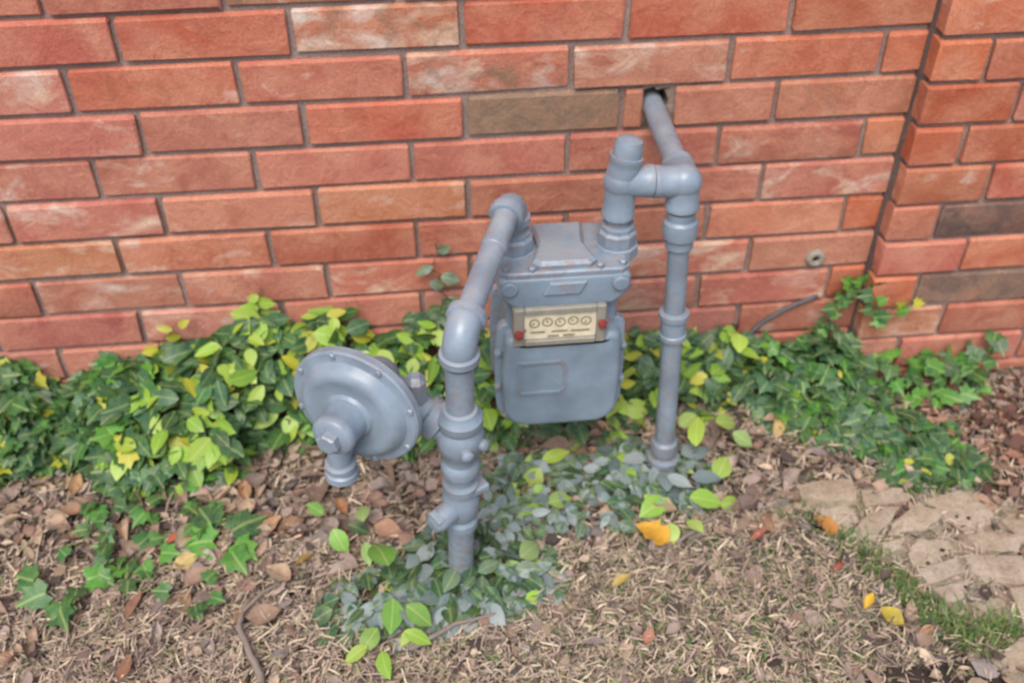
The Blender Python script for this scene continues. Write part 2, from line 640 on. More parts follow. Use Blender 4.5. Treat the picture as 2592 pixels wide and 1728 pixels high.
# ------------------------------------------------------------------ brick walls
def brick_mesh(L, h, d, seed, notch=None):
    rr = random.Random(seed)
    bm = bmesh.new()
    bmesh.ops.create_cube(bm, size=1.0)
    for v in bm.verts:
        v.co = Vector((v.co.x * L, v.co.y * d, v.co.z * h))
    top = [e for e in bm.edges if all(v.co.z > 0 and v.co.y < 0 for v in e.verts)]
    bmesh.ops.bevel(bm, geom=top, offset=0.0052, segments=1, affect='EDGES')
    es = [e for e in bm.edges if not all(v.co.y > 0 for v in e.verts) and e.calc_face_angle(0) > R(60)]
    bmesh.ops.bevel(bm, geom=es, offset=0.0022, segments=1, affect='EDGES')
    for v in bm.verts:
        v.co += Vector((rr.uniform(-1, 1) * 0.0018, rr.uniform(-1, 1) * 0.0010, rr.uniform(-1, 1) * 0.0016))
    me = bpy.data.meshes.new('brick')
    bm.to_mesh(me)
    bm.free()
    me.shade_smooth()
    me.set_sharp_from_angle(angle=R(28))
    me.materials.append(M_BRICK)
    return me


SALMON = [(178, 108, 92), (184, 113, 95), (174, 104, 90), (180, 118, 103), (170, 102, 87)]
ORANGE = [(184, 104, 76), (188, 101, 69), (176, 97, 73)]
JOINT = 0.0092


def put_brick(parent, x0, x1, k, yface, color=None, pale=0.0, dark=0.0, flash=0.0, seed=0):
    """one brick of course k between head joints centred at x0, x1"""
    rr = random.Random(seed * 77 + k * 13 + int(x0 * 1000))
    L = x1 - x0 - JOINT
    me = brick_mesh(L, H - JOINT, 0.09, rr.random())
    o = bpy.data.objects.new('brick', me)
    zc = -(k + 0.5) * H + rr.uniform(-0.0012, 0.0012)
    yo = yface + 0.045 + rr.uniform(-0.002, 0.0022)
    o.location = Vector(((x0 + x1) / 2, yo, zc)) - ORIG[parent]
    o.rotation_euler = (0, rr.uniform(-0.003, 0.003), rr.uniform(-0.006, 0.006))
    c = lin(*(color or rr.choice(SALMON)))
    j = rr.uniform(0.9, 1.1)
    o.color = (c[0] * j, c[1] * j * rr.uniform(0.94, 1.06), c[2] * j * rr.uniform(0.92, 1.08), 1)
    o['pale'], o['dark'], o['flash'] = float(pale), float(dark), float(flash)
    link(o, parent)
    return o


wall = empty('brick_wall', (0.6, 0, G), 'long red brick wall behind the grey gas meter', 'wall')
pier = empty('brick_wall', (1.9, -0.05, G), 'projecting red brick wall at the right edge of the frame', 'wall')

odd = [-0.625, -0.371, -0.113, 0.136, 0.389, 0.644, 0.897, 1.154, 1.391]
even = [-0.465, -0.211, 0.047, 0.300, 0.553, 0.813, 1.067, 1.318, 1.391]
SPEC = {  # (course, index of brick in its row): colour, pale, dark, flash
    (0, 2): (None, 0.3, 0.0, 0), (0, 3): ((150, 96, 72), 0.55, 0.75, 0.2), (0, 4): (ORANGE[0], 0, 0, 0),
    (1, 2): ((177, 100, 83), .25, 0, 0), (1, 3): ((181, 96, 75), 0.1, 0, 0), (1, 4): ((181, 112, 89), 0.95, 0.55, 0.3),
    (1, 5): ((181, 94, 71), 0.3, 0, 0), (1, 6): (ORANGE[2], 0.1, 0, 0), (1, 7): (ORANGE[2], 0, 0.1, 0),
    (2, 1): ((187, 118, 101), 0.75, 0, 0), (2, 2): ((185, 108, 83), 0.45, 0.2, 0), (2, 3): ((183, 110, 89), 0.35, 0.15, 0),
    (2, 4): ((183, 112, 89), 0.85, 0.5, 0), (2, 5): ((175, 118, 93), 0.75, 0.3, 0.3), (2, 6): ((179, 102, 75), 0.35, 0.25, 0),
    (2, 7): (ORANGE[1], 0, 0, 0),
    (3, 2): ((179, 110, 97), 0.45, 0.15, 0), (3, 3): (None, 0.35, 0.1, 0), (3, 4): ((185, 100, 75), 0.1, 0, 0),
    (3, 5): ((150, 116, 92), 0.25, 1.0, 0.15), (3, 6): ((171, 110, 87), 0.4, 0.4, 0.3), (3, 7): ((169, 108, 89), 0.4, 0.45, 0.4),
    (4, 2): (None, 0.4, 0, 0), (4, 3): (None, 0.15, 0, 0), (4, 7): ((191, 114, 85), 0, 0, 0),
    (5, 3): ((187, 124, 97), 0.6, 0, 0), (5, 4): ((183, 118, 87), 0.75, 0.25, 0), (5, 5): (None, .15, 0, 0),
    (6, 1): ((183, 122, 95), 0.75, 0, 0), (6, 2): ((185, 118, 91), 0.75, 0, 0), (6, 3): ((173, 98, 77), 0.1, 0.1, 0),
    (6, 7): (ORANGE[1], 0.1, 0, 0), (6, 6): ((193, 128, 101), 0.35, 0, 0),
    (7, 2): ((173, 114, 93), 0.7, 0.15, 0), (7, 3): ((171, 110, 91), 0.75, 0.1, 0), (7, 7): (None, 0.4, 0, 0),
    (8, 7): (ORANGE[1], 0.1, 0, 0),
}
for k in range(0, 12):
    row = even if k % 2 == 0 else odd
    for i in range(len(row) - 1):
        x0, x1 = row[i], row[i + 1]
        if x1 < -0.42:
            continue
        rr = random.Random(k * 100 + i)
        c, pl, dk, fl = SPEC.get((k, i), (None, rr.choice([.2, .35, .5, .65, .8]), rr.choice([0, 0.1, 0.15, 0.3]), 0))
        if k == 3 and i == 6:      # the gas pipe passes through here: the brick is broken round it
            put_brick(wall, x0, 0.936, k, 0, c, pl, dk, fl, 5)
            put_brick(wall, 0.9815, x1, k, 0, c, pl, dk, fl, 6)
            continue
        put_brick(wall, x0, x1, k, 0, c, pl, dk, fl, 3)

r_odd = [1.3835, 1.546, 1.800, 2.054, 2.308]
r_even = [1.3835, 1.475, 1.729, 1.983, 2.237]
SPECR = {(1, 0): ((183, 104, 75), 0.5, 0.1, 0), (2, 0): ((191, 110, 79), 0.1, 0, 0), (2, 1): (ORANGE[2], 0.1, 0.1, 0),
         (3, 0): ((175, 90, 63), 0, 0.15, 0), (4, 0): (ORANGE[2], 0, 0, 0), (4, 1): ((171, 90, 65), 0.1, 0.1, 0),
         (5, 0): ((179, 100, 73), 0.4, 0.1, 0), (5, 1): ((173, 94, 77), 0, 0.1, 0), (6, 0): ((191, 122, 99), 0.3, 0.1, 0),
         (6, 1): ((128, 96, 86), 0.1, 1.0, 1.0), (7, 0): ((187, 110, 91), 0.15, 0, 0), (7, 1): ((183, 104, 75), 0.4, 0, 0),
         (8, 0): (ORANGE[1], 0, 0.1, 0), (8, 1): ((132, 96, 80), 0.2, 1.0, 0.7), (9, 0): ((191, 126, 101), 0.7, 0, 0)}
for k in range(0, 12):
    row = r_even if k % 2 == 0 else r_odd
    for i in range(3):
        rr = random.Random(k * 31 + i + 900)
        c, pl, dk, fl = SPECR.get((k, i), (None, rr.choice([0, .1, .3]), rr.choice([0, 0.1]), 0))
        put_brick(pier, row[i], row[i + 1], k, -0.042, c, pl, dk, fl, 9)

# bricks beyond the frame, joined
def far_bricks(parent, rows, ks, xlo, xhi, yf):
    mb = MB()
    for k in ks:
        row = rows[k % 2]
        a = row[0]
        xs = list(row)
        while xs[0] > xlo:
            xs.insert(0, xs[0] - 0.254)
        while xs[-1] < xhi:
            xs.append(xs[-1] + 0.254)
        for x0, x1 in zip(xs, xs[1:]):
            if x1 <= xlo + 0.01 or x0 >= xhi - 0.01:
                continue
            jy = random.uniform(-.002, .002)
            mb.box(x0 + JOINT / 2, x1 - JOINT / 2, yf + jy, yf + 0.09, -(k + 1) * H + JOINT / 2, -k * H - JOINT / 2)
    o = mb.build('upper_bricks', M_BRICK, parent, smooth=None, bevel=0.003)
    o.color = lin(186, 100, 76) + (1,)
    o['kind'] = 'stuff'
    o['pale'], o['dark'], o['flash'] = 0.5, 0.2, 0.0
    return o


far_bricks(wall, (even, odd), range(-30, 0), -2.3, 1.391, 0.0)
far_bricks(wall, (even[:2], odd[:2]), range(0, 12), -2.3, -0.371, 0.0)
far_bricks(pier, (r_even, r_odd), range(-30, 0), 1.3835, 3.6, -0.042)

# mortar sheets, set back from the brick faces, with a hole for the pipe
mb = MB()
yb = 0.0085
zc3, zc4 = -3 * H, -4 * H
mb.box(-2.32, 0.9335, yb, 0.10, G - 0.15, 2.3)
mb.box(0.9885, 1.3995, yb, 0.10, G - 0.15, 2.3)
mb.box(0.9335, 0.9885, yb, 0.10, G - 0.15, zc4 + 0.004)
mb.box(0.9335, 0.9885, yb, 0.10, zc3 - 0.004, 2.3)
mb.build('mortar', M_MORTAR, wall, smooth=None)
MB().box(0.925, 0.995, 0.1015, 0.11, zc4, zc3).build('cavity', M_VOID, wall, smooth=None)
mb = MB()
mb.box(1.3925, 3.62, -0.033, 0.05, G - 0.15, 2.3)
mb.build('mortar', M_MORTAR, pier, smooth=None)
mb = MB()
zz = np.arange(G - 0.1, 0.6, 0.02)
prof = [(1.3835, 0.02), (1.3835, 0.010), (1.3870, -0.008), (1.3915, -0.022), (1.3945, -0.030), (1.3965, -0.032), (1.4100, -0.020)]
vs = [(x + 0.0016 * noise.noise(Vector((z * 30, i, 2))), y + 0.0022 * noise.noise(Vector((z * 24, i * 3.0, 7))), z) for z in zz for i, (x, y) in enumerate(prof)]
m_ = len(prof)
mb.add(vs, [(q * m_ + j, q * m_ + j + 1, (q + 1) * m_ + j + 1, (q + 1) * m_ + j) for q in range(len(zz) - 1) for j in range(m_ - 1)])
mb.build('corner_joint', M_CJOINT, pier, smooth=50)
# smeared mortar round the pipe hole
rings = [[], [], [], []]
for a_ in np.linspace(0, 2 * math.pi, 40, endpoint=False):
    ca, sa = math.cos(a_), math.sin(a_)
    k_ = min(0.0325 / max(abs(ca), 1e-4), 0.0390 / max(abs(sa), 1e-4))
    ox, oz = 0.9605 + k_ * ca, -0.2655 + k_ * sa
    rr_ = 1 + 0.30 * noise.noise(Vector((ca * 2.1, sa * 2.1, 8)))
    ix, iz = 0.9515 + 0.0235 * rr_ * ca, -0.2610 + 0.0245 * rr_ * sa
    mx, mz = ix * 0.55 + ox * 0.45, iz * 0.55 + oz * 0.45
    rings[0].append((ox, 0.0060 + 0.002 * noise.noise(Vector((ox * 90, oz * 90, 1))), oz))
    rings[1].append((mx, 0.0030 + 0.004 * noise.noise(Vector((mx * 70, mz * 70, 1))), mz))
    rings[2].append((ix, 0.0075 + 0.003 * noise.noise(Vector((ix * 70, iz * 70, 4))), iz))
    rings[3].append((ix * 0.9 + 0.9535 * 0.1, 0.055, iz * 0.9 - 0.2635 * 0.1))
vs = [p for r_ in rings for p in r_]
fs = [(q * 40 + j, q * 40 + (j + 1) % 40, (q + 1) * 40 + (j + 1) % 40, (q + 1) * 40 + j) for q in range(3) for j in range(40)]
MB().add(vs, fs).build('mortar_patch', M_HOLE, wall, smooth=60)

# grey plug in the wall with a dark hole
plug = empty('wall_plug', (1.281, 0, -0.589), 'small round grey plug with a dark hole set in the brick face', 'wall plug')
MB().lathe([(0.016, -0.004), (0.019, 0.003), (0.017, 0.009), (0.013, 0.012), (0.0075, 0.011), (0.0065, 0.004)], (1.281, 0.001, -0.589), (0, -1, 0), 18).build('plug_body', M_PATCH, plug)
MB().lathe([(0.0063, 0.0042), (0.006, 0.0046)], (1.281, 0.001, -0.589), (0, -1, 0), 14).build('plug_hole', M_VOID, plug)


# ------------------------------------------------------------------ gas pipes
def V(*a):
    return Vector(a)


def pipe(parent, a, b, r, segs=26):
    return MB().tube([a, b], r, segs).build('pipe', M_PAINT, parent)


def elbow(parent, corner, din, dout, r, bend, ext=0.012, bead=0.004, name='elbow'):
    pts, p0, p1 = arc(corner, din, dout, bend, 10)
    a, b = Vector(din).normalized(), Vector(dout).normalized()
    path = [p0 - a * ext] + pts + [p1 + b * ext]
    mb = MB().tube(path, r, 26)
    for (p, d) in ((p0 - a * ext, -a), (p1 + b * ext, b)):
        mb.lathe([(r * 0.98, -0.012), (r + bead, -0.009), (r + bead, 0.001), (r + bead * 0.4, 0.003), (r * 0.8, 0.003)], p, d, 26)
    return mb.build(name, M_PAINT, parent, smooth=45)


def collar(mb, p, d, r, w, bead):
    mb.lathe([(r, -w / 2 - 0.002), (r + bead, -w / 2), (r + bead, w / 2), (r, w / 2 + 0.002)], p, d, 26)


# left: riser from the ground, through the stop valve and regulator tee, back to the meter inlet
inlet = empty('gas_pipe', (0.586, -0.455, G), 'grey riser pipe with stop valve, nearest the camera, left of the meter', 'gas pipe')
Lb, Lt = V(0.5865, -0.4555, G - 0.05), V(0.6035, -0.475, -0.325)


def onL(z):
    t = (z - Lb.z) / (Lt.z - Lb.z)
    return Lb.lerp(Lt, t)


dL = (Lt - Lb).normalized()
inletX, outletX, meterY = 0.698, 0.853, -0.235
B = V(0.697, meterY, -0.275)
dAB = (B - Lt).normalized()
pipe(inlet, Lb, onL(-0.700), 0.0200)
# stop valve
mb = MB()
vc = onL(-0.655)
mb.lathe([(0.020, -0.052), (0.0265, -0.050), (0.0265, -0.036), (0.022, -0.030), (0.027, -0.018), (0.0285, 0), (0.027, 0.018), (0.022, 0.028), (0.027, 0.034), (0.027, 0.047), (0.020, 0.050)], vc, dL, 26)
vb = mb.build('stop_valve', M_PAINT, inlet)
MB().lathe([(0.012, 0.0), (0.0175, 0.004), (0.0175, 0.034), (0.014, 0.040), (0.009, 0.042)], vc + V(-0.012, -0.012, -0.002), (-0.75, -0.66, 0.0), 22).build('valve_plug', M_PAINT, vb)
tp = vc + V(-0.75, -0.66, 0.0).normalized() * 0.052
mbx = MB().box(-0.006, 0.006, -0.012, 0.012, -0.016, 0.016)
rot = Matrix.Rotation(R(41), 3, 'Z') @ Matrix.Rotation(R(20), 3, 'X')
mbx.v = [tuple(rot @ Vector(p) + tp) for p in mbx.v]
mbx.build('valve_tang', M_PAINT, vb, smooth=None, bevel=0.0015)
mbx = MB().box(-0.020, 0.020, -0.020, 0.020, -0.007, 0.007)
rot = Matrix.Rotation(R(28), 3, 'Z')
mbx.v = [tuple(rot @ Vector(p) + vc + V(0.018, 0.002, 0.034)) for p in mbx.v]
mbx.build('lock_lug', M_PAINT, vb, smooth=None, bevel=0.003)
pipe(inlet, onL(-0.612), onL(-0.565), 0.0195)
# regulator tee (cast body with union collars)
mb = MB()
rc = onL(-0.512)
mb.lathe([(0.020, -0.072), (0.0275, -0.070), (0.0285, -0.062), (0.0285, -0.052), (0.0245, -0.046), (0.0250, -0.030), (0.031, -0.022), (0.034, -0.004), (0.033, 0.014), (0.0275, 0.022), (0.031, 0.027), (0.0325, 0.031), (0.0325, 0.042), (0.026, 0.050), (0.0245, 0.056), (0.020, 0.058)], rc, dL, 28)
tee = mb.build('union_tee', M_PAINT, inlet)
for (dx, dy) in ((0.85, -0.45), (0.2, -0.95)):
    d = V(dx, dy, 0.05)
    MB().lathe([(0.009, 0.024), (0.0095, 0.040), (0.006, 0.043), (0.003, 0.044)], rc + V(0, 0, -0.006), d, 12).build('bolt', M_PAINT, tee)
pipe(inlet, onL(-0.462), onL(-0.375), 0.0195)
elbow(inlet, Lt, dL, dAB, 0.0232, 0.030, 0.012, 0.0042)
pipe(inlet, Lt + dAB * 0.035, B - dAB * 0.030, 0.0178)
elbow(inlet, B, dAB, V(0, 0, -1), 0.0220, 0.026, 0.006, 0.0035)
pipe(inlet, V(inletX, meterY, -0.300), V(inletX, meterY, -0.352), 0.0165)
# slip ring seen part way along the back-running pipe
mb = MB()
collar(mb, Lt.lerp(B, 0.62), dAB, 0.0176, 0.008, 0.0016)
mb.build('pipe_ring', M_PAINT, inlet)

# right: from the meter outlet over to the riser tee and through the wall, and down to the ground
outlet = empty('gas_pipe', (0.962, -0.266, G), 'grey pipe from meter outlet through the wall hole with a slim leg to the ground', 'gas pipe')
TM, TR = V(outletX, meterY, -0.257), V(0.945, meterY, -0.263)
pipe(outlet, V(outletX, meterY, -0.352), V(outletX, meterY, -0.300), 0.0170)


def ball(r, n=8):
    return [(r * math.cos(t), r * math.sin(t)) for t in np.linspace(-1.5, 1.5, n * 2)]


AX = V(0.16, 0.10, 1).normalized()
mb = MB()
mb.lathe([(0.018, -0.058), (0.0245, -0.0565), (0.0245, -0.049), (0.0232, -0.046), (0.0236, -0.02), (0.0240, 0.0)], TM, (0.02, 0, 1), 30)
mb.lathe([(0.0240, 0.0), (0.0232, 0.024), (0.0228, 0.030), (0.0243, 0.033), (0.0243, 0.040), (0.017, 0.0405)], TM, AX, 30)
mb.lathe(ball(0.0258), TM, (0, 0, 1), 30)
mb.lathe([(0.0252, 0.0), (0.0236, 0.022), (0.0228, 0.034), (0.0240, 0.037), (0.0240, 0.0455), (0.016, 0.0458)], TM, (1, 0, -0.05), 30)
t_ = mb.build('tee', M_PAINT, outlet)
MB().lathe([(0.0205, 0.040), (0.0208, 0.056), (0.0185, 0.064), (0.010, 0.068), (0.003, 0.069)], TM, AX, 26).build('plug', M_PAINT, t_)
pipe(outlet, TM + V(0.042, 0, -0.002), TR - V(0.042, 0, -0.002), 0.0185)
mb = MB()
dR = (V(0.962, -0.266, G) - TR).normalized()
mb.lathe(ball(0.0268), TR, (0, 0, 1), 30)
mb.lathe([(0.016, 0.044), (0.0258, 0.0425), (0.0258, 0.035), (0.0238, 0.031), (0.0246, 0.012), (0.0250, 0.0)], TR, dR, 30)
mb.lathe([(0.0252, 0.0), (0.0236, 0.022), (0.0228, 0.034), (0.0240, 0.037), (0.0240, 0.0455), (0.016, 0.0458)], TR, (-1, 0, 0.05), 30)
dW = (V(0.951, 0.0, -0.2685) - TR).normalized()
mb.lathe([(0.0258, 0.0), (0.0240, 0.026), (0.0235, 0.036), (0.0246, 0.039), (0.0246, 0.047), (0.016, 0.0475)], TR, dW, 30)
mb.build('tee', M_PAINT, outlet)
pipe(outlet, TR + dW * 0.04, TR + dW * 0.33, 0.0178)


def onR(z):
    t = (z - TR.z) / (G - TR.z)
    return TR.lerp(V(0.962, -0.266, G), t)


pipe(outlet, onR(-0.305), onR(-0.330), 0.0165)
mb = MB()
mb.lathe([(0.017, -0.034), (0.0215, -0.032), (0.0215, -0.018), (0.026, -0.014), (0.0275, 0.002), (0.026, 0.012), (0.0215, 0.016), (0.0215, 0.026), (0.017, 0.029)], onR(-0.340), -dR, 26)
MBu = mb.build('union', M_PAINT, outlet)
pipe(outlet, onR(-0.365), onR(-0.498), 0.0165)
mb = MB()
mb.lathe([(0.0165, -0.028), (0.0205, -0.026), (0.0225, -0.024), (0.0225, -0.016), (0.0205, -0.014), (0.0205, 0.014), (0.0240, 0.016), (0.0240, 0.025), (0.0165, 0.028)], onR(-0.520), -dR, 26)
mb.build('coupling', M_PAINT, outlet)
pipe(outlet, onR(-0.545), onR(G - 0.04), 0.0170)
mb = MB()
mb.lathe([(0.017, -0.014), (0.0225, -0.012), (0.0235, 0.0), (0.0225, 0.012), (0.017, 0.016)], onR(-0.785), -dR, 26)
mb.lathe([(0.020, -0.030), (0.0275, -0.026), (0.0285, -0.010), (0.0255, -0.004), (0.0255, 0.010), (0.0280, 0.013), (0.0280, 0.021), (0.017, 0.025)], onR(-0.830), -dR, 26)
mb.build('ground_sleeve', M_PAINT, outlet)


# ------------------------------------------------------------------ pressure regulator
reg = empty('pressure_regulator', (0.462, -0.475, -0.432), 'round grey pressure regulator with a stubby spring tower, fixed beside the front riser', 'regulator')
nrm = V(-0.46, -0.88, 0.02).normalized()
C = V(0.463, -0.475, -0.432)
side = V(0, 0, 1).cross(nrm).normalized()
up = nrm.cross(side).normalized()
RD = 0.0935
face = MB().lathe([(0.060, -0.034), (0.078, -0.020), (RD - 0.003, -0.007), (RD, -0.005), (RD, 0.0055), (RD - 0.003, 0.008), (0.083, 0.0085), (0.079, 0.010), (0.074, 0.0185), (0.069, 0.0240), (0.063, 0.0265), (0.056, 0.0258), (0.045, 0.0225), (0.036, 0.0235), (0.032, 0.028), (0.025, 0.030)], C, nrm, 48).build('diaphragm_case', M_PAINT, reg, smooth=30)
for k in range(8):
    a = 2 * math.pi * (k + 0.35) / 8
    p = C + (side * math.cos(a) + up * math.sin(a)) * 0.0872
    MB().lathe([(0.0052, 0.006), (0.0052, 0.0100), (0.0040, 0.0112), (0.0015, 0.0114)], p, nrm, 6).build('bolt', M_PAINT, face, smooth=20)
tower = MB().lathe([(0.032, 0.022), (0.0295, 0.030), (0.0285, 0.054), (0.0298, 0.056), (0.0298, 0.066), (0.0265, 0.070), (0.018, 0.072)], C, nrm, 30).build('spring_tower', M_PAINT, reg, smooth=40)
MB().lathe([(0.0160, 0.070), (0.0160, 0.082), (0.0135, 0.0845), (0.006, 0.085)], C, nrm, 6).build('cap_nut', M_PAINT, tower, smooth=20)
# vent: short neck from the case turning down to a screened skirt
v0 = C + nrm * 0.018 - up * 0.040 + side * -0.008
v1 = C + nrm * 0.046 - up * 0.052 + side * -0.008
mb = MB()
pts, p0, p1 = arc(v1, (v1 - v0), V(0, 0, -1), 0.012, 6)
mb.tube([v0] + pts + [v1 + V(0, 0, -0.020)], 0.0165, 22)
mb.lathe([(0.0165, 0.000), (0.0215, 0.003), (0.0215, 0.011), (0.018, 0.014), (0.0225, 0.018), (0.0235, 0.027), (0.019, 0.029)], v1 + V(0, 0, -0.014), (0, 0, -1), 24)
vent = mb.build('vent', M_PAINT, reg, smooth=40)
MB().lathe([(0.018, 0.0295), (0.017, 0.0300)], v1 + V(0, 0, -0.014), (0, 0, -1), 20).build('vent_screen', M_VOID, vent)
# body behind the case and neck to the riser tee
mb = MB()
bc = C - nrm * 0.052
mb.lathe([(0.060, 0.020), (0.048, 0.010), (0.034, 0.000), (0.030, -0.016), (0.024, -0.026), (0.010, -0.030)], bc, nrm, 30)
mb.build('valve_body', M_PAINT, reg, smooth=40)
mb = MB()
nb = rc + V(0, 0, 0.0)
st = bc + V(0.012, 0.0, -0.012)
dn = (nb - st).normalized()
ln = (nb - st).length
mb.lathe([(0.027, 0.0), (0.025, ln * 0.35), (0.024, ln * 0.52), (0.030, ln * 0.55), (0.030, ln * 0.72), (0.024, ln * 0.75), (0.022, ln * 0.93)], st, dn, 26)
mb.build('neck', M_PAINT, reg, smooth=35)
mb = MB()
mb.box(0.528, 0.556, -0.462, -0.432, -0.470, -0.412)
mb.build('bracket', M_PAINT, reg, smooth=None, bevel=0.008)


# ------------------------------------------------------------------ gas meter
MX = 0.767
meter = empty('gas_meter', (MX, meterY, -0.685), 'grey household gas meter with a cream dial window, between two pipes', 'gas meter')
# case between the two diaphragm covers
ol = round_poly([(MX - 0.084, -0.40, 0.012), (MX + 0.084, -0.40, 0.012), (MX + 0.086, -0.676, 0.045), (MX - 0.086, -0.676, 0.045)])
MB().prism(ol, -0.180, -0.276, 0.004).build('meter_case', M_PAINT2, meter)
# covers
cov = round_poly([(MX - 0.098, -0.474, 0.016), (MX - 0.068, -0.474, 0.010), (MX - 0.060, -0.482, 0.008), (MX + 0.060, -0.482, 0.008), (MX + 0.068, -0.474, 0.010), (MX + 0.100, -0.474, 0.016),
                  (MX + 0.104, -0.56, 0.03), (MX + 0.102, -0.684, 0.046), (MX - 0.102, -0.684, 0.046), (MX - 0.104, -0.56, 0.03)], 6)
fc = MB().prism(cov, -0.262, -0.2755, 0.003)
inn = round_poly([(MX - 0.088, -0.484, 0.014), (MX - 0.070, -0.484, 0.008), (MX - 0.060, -0.4895, 0.006), (MX + 0.060, -0.4895, 0.006), (MX + 0.070, -0.484, 0.008), (MX + 0.090, -0.484, 0.014),
                  (MX + 0.094, -0.56, 0.03), (MX + 0.092, -0.674, 0.040), (MX - 0.092, -0.674, 0.040), (MX - 0.094, -0.56, 0.03)], 6)
fc.prism(inn, -0.274, -0.303, 0.012, 5)
front = fc.build('front_cover', M_PAINT2, meter, smooth=50)
MB().prism([(p.x, p.y) for p in cov], -0.182, -0.170, 0.003).build('back_cover', M_PAINT2, meter, smooth=50)
for (bx, bz) in ((-0.0985, -0.53), (0.0995, -0.53), (-0.0995, -0.60), (0.1005, -0.60), (-0.086, -0.664), (0.088, -0.666), (0.0, -0.6800)):
    MB().lathe([(0.0058, -0.002), (0.0058, 0.0055), (0.004, 0.007), (0.001, 0.0072)], (MX + bx, -0.2755, bz), (0, -1, 0), 6).build('bolt', M_PAINT2, front, smooth=20)
# raised badge outline on the front cover
bo = [(0.697, -0.530), (0.764, -0.530), (0.7735, -0.540), (0.7735, -0.588), (0.764, -0.598), (0.697, -0.598)]
bi = [(0.7015, -0.5345), (0.762, -0.5345), (0.7690, -0.542), (0.7690, -0.586), (0.762, -0.5935), (0.7015, -0.5935)]
mb = MB()
vs = [(x, -0.3020, z) for x, z in bo] + [(x, -0.3058, z) for x, z in bo] + [(x, -0.3058, z) for x, z in bi] + [(x, -0.3020, z) for x, z in bi]
fs = []
for ring in range(3):
    for j in range(6):
        fs.append((ring * 6 + j, ring * 6 + (j + 1) % 6, (ring + 1) * 6 + (j + 1) % 6, (ring + 1) * 6 + j))
mb.add(vs, fs)
mb.build('badge', M_PAINT2, front, smooth=None)
# upper housing: lid and the chunky front flange with lobed corners
ol = round_poly([(MX - 0.098, -0.372, 0.010), (MX + 0.098, -0.372, 0.010), (MX + 0.099, -0.404, 0.012), (MX + 0.074, -0.428, 0.016), (MX - 0.074, -0.428, 0.016), (MX - 0.099, -0.404, 0.012)])
hs = MB().prism(ol, -0.172, -0.301, 0.007, 4)
housing = hs.build('upper_housing', M_PAINT2, meter, smooth=50)
# lid with a raised middle
mb = MB()
lid = [(MX - 0.094, -0.176), (MX + 0.094, -0.176), (MX + 0.096, -0.290), (MX + 0.085, -0.299), (MX - 0.085, -0.299), (MX - 0.096, -0.290)]
vs = [(x, y, -0.374) for x, y in lid] + [(x, y, -0.366) for x, y in lid] + [(MX + (x - MX) * 0.96, meterY + (y - meterY) * 0.96, -0.3635) for x, y in lid]
fs = [tuple(range(12, 18))]
for ring in range(2):
    for j in range(6):
        fs.append((ring * 6 + j, ring * 6 + (j + 1) % 6, (ring + 1) * 6 + (j + 1) % 6, (ring + 1) * 6 + j))
mb.add(vs, fs)
hump = [(MX - 0.040, -0.186), (MX + 0.040, -0.186), (MX + 0.034, -0.240), (MX + 0.048, -0.283), (MX + 0.038, -0.293), (MX - 0.038, -0.293), (MX - 0.048, -0.283), (MX - 0.034, -0.240)]
vs = [(x, y, -0.366) for x, y in hump] + [(x, y, -0.357) for x, y in hump] + [(MX + (x - MX) * 0.86, meterY + (y - meterY) * 0.9, -0.352) for x, y in hump]
fs = [tuple(range(16, 24))]
for ring in range(2):
    for j in range(8):
        fs.append((ring * 8 + j, ring * 8 + (j + 1) % 8, (ring + 1) * 8 + (j + 1) % 8, (ring + 1) * 8 + j))
mb.add(vs, fs)
lido = mb.build('lid', M_PAINT2, meter, smooth=25)
for bx, by in ((-0.086, -0.288), (0.086, -0.288), (-0.048, -0.292), (0.052, -0.292), (-0.086, -0.186), (0.086, -0.186)):
    MB().lathe([(0.0062, -0.004), (0.0062, 0.006), (0.0045, 0.0075), (0.001, 0.0078)], (MX + bx, by, -0.3640), (0, 0, 1), 6).build('bolt', M_PAINT2, lido, smooth=20)
# raised trapezoid on the front flange
mb = MB()
tr_o = [(MX - 0.024, -0.380), (MX + 0.034, -0.380), (MX + 0.024, -0.402), (MX - 0.034, -0.402)]
vs = [(x, -0.2995, z) for x, z in tr_o] + [(x * 0.9 + MX * 0.1, -0.3055, z * 0.9 - 0.391 * 0.1) for x, z in tr_o]
mb.add(vs, [(4, 5, 6, 7), (0, 1, 5, 4), (1, 2, 6, 5), (2, 3, 7, 6), (3, 0, 4, 7)])
mb.build('name_boss', M_PAINT2, housing, smooth=None, bevel=0.001)
for sx in (-1, 1):
    MB().lathe([(0.013, 0.0), (0.013, 0.006), (0.010, 0.008), (0.002, 0.0085)], (MX + sx * 0.082, -0.2990, -0.388), (0, -1, 0), 18).build('bolt', M_PAINT2, housing, smooth=30)
# swivel nuts
for nx in (inletX, outletX):
    MB().lathe([(0.034, -0.012), (0.033, 0.004), (0.0285, 0.006), (0.0295, 0.008), (0.0295, 0.026), (0.0270, 0.029), (0.0255, 0.030), (0.0255, 0.037), (0.0165, 0.039)], (nx, meterY, -0.366), (0, 0, 1), 10).build('swivel_nut', M_PAINT2, meter, smooth=20)
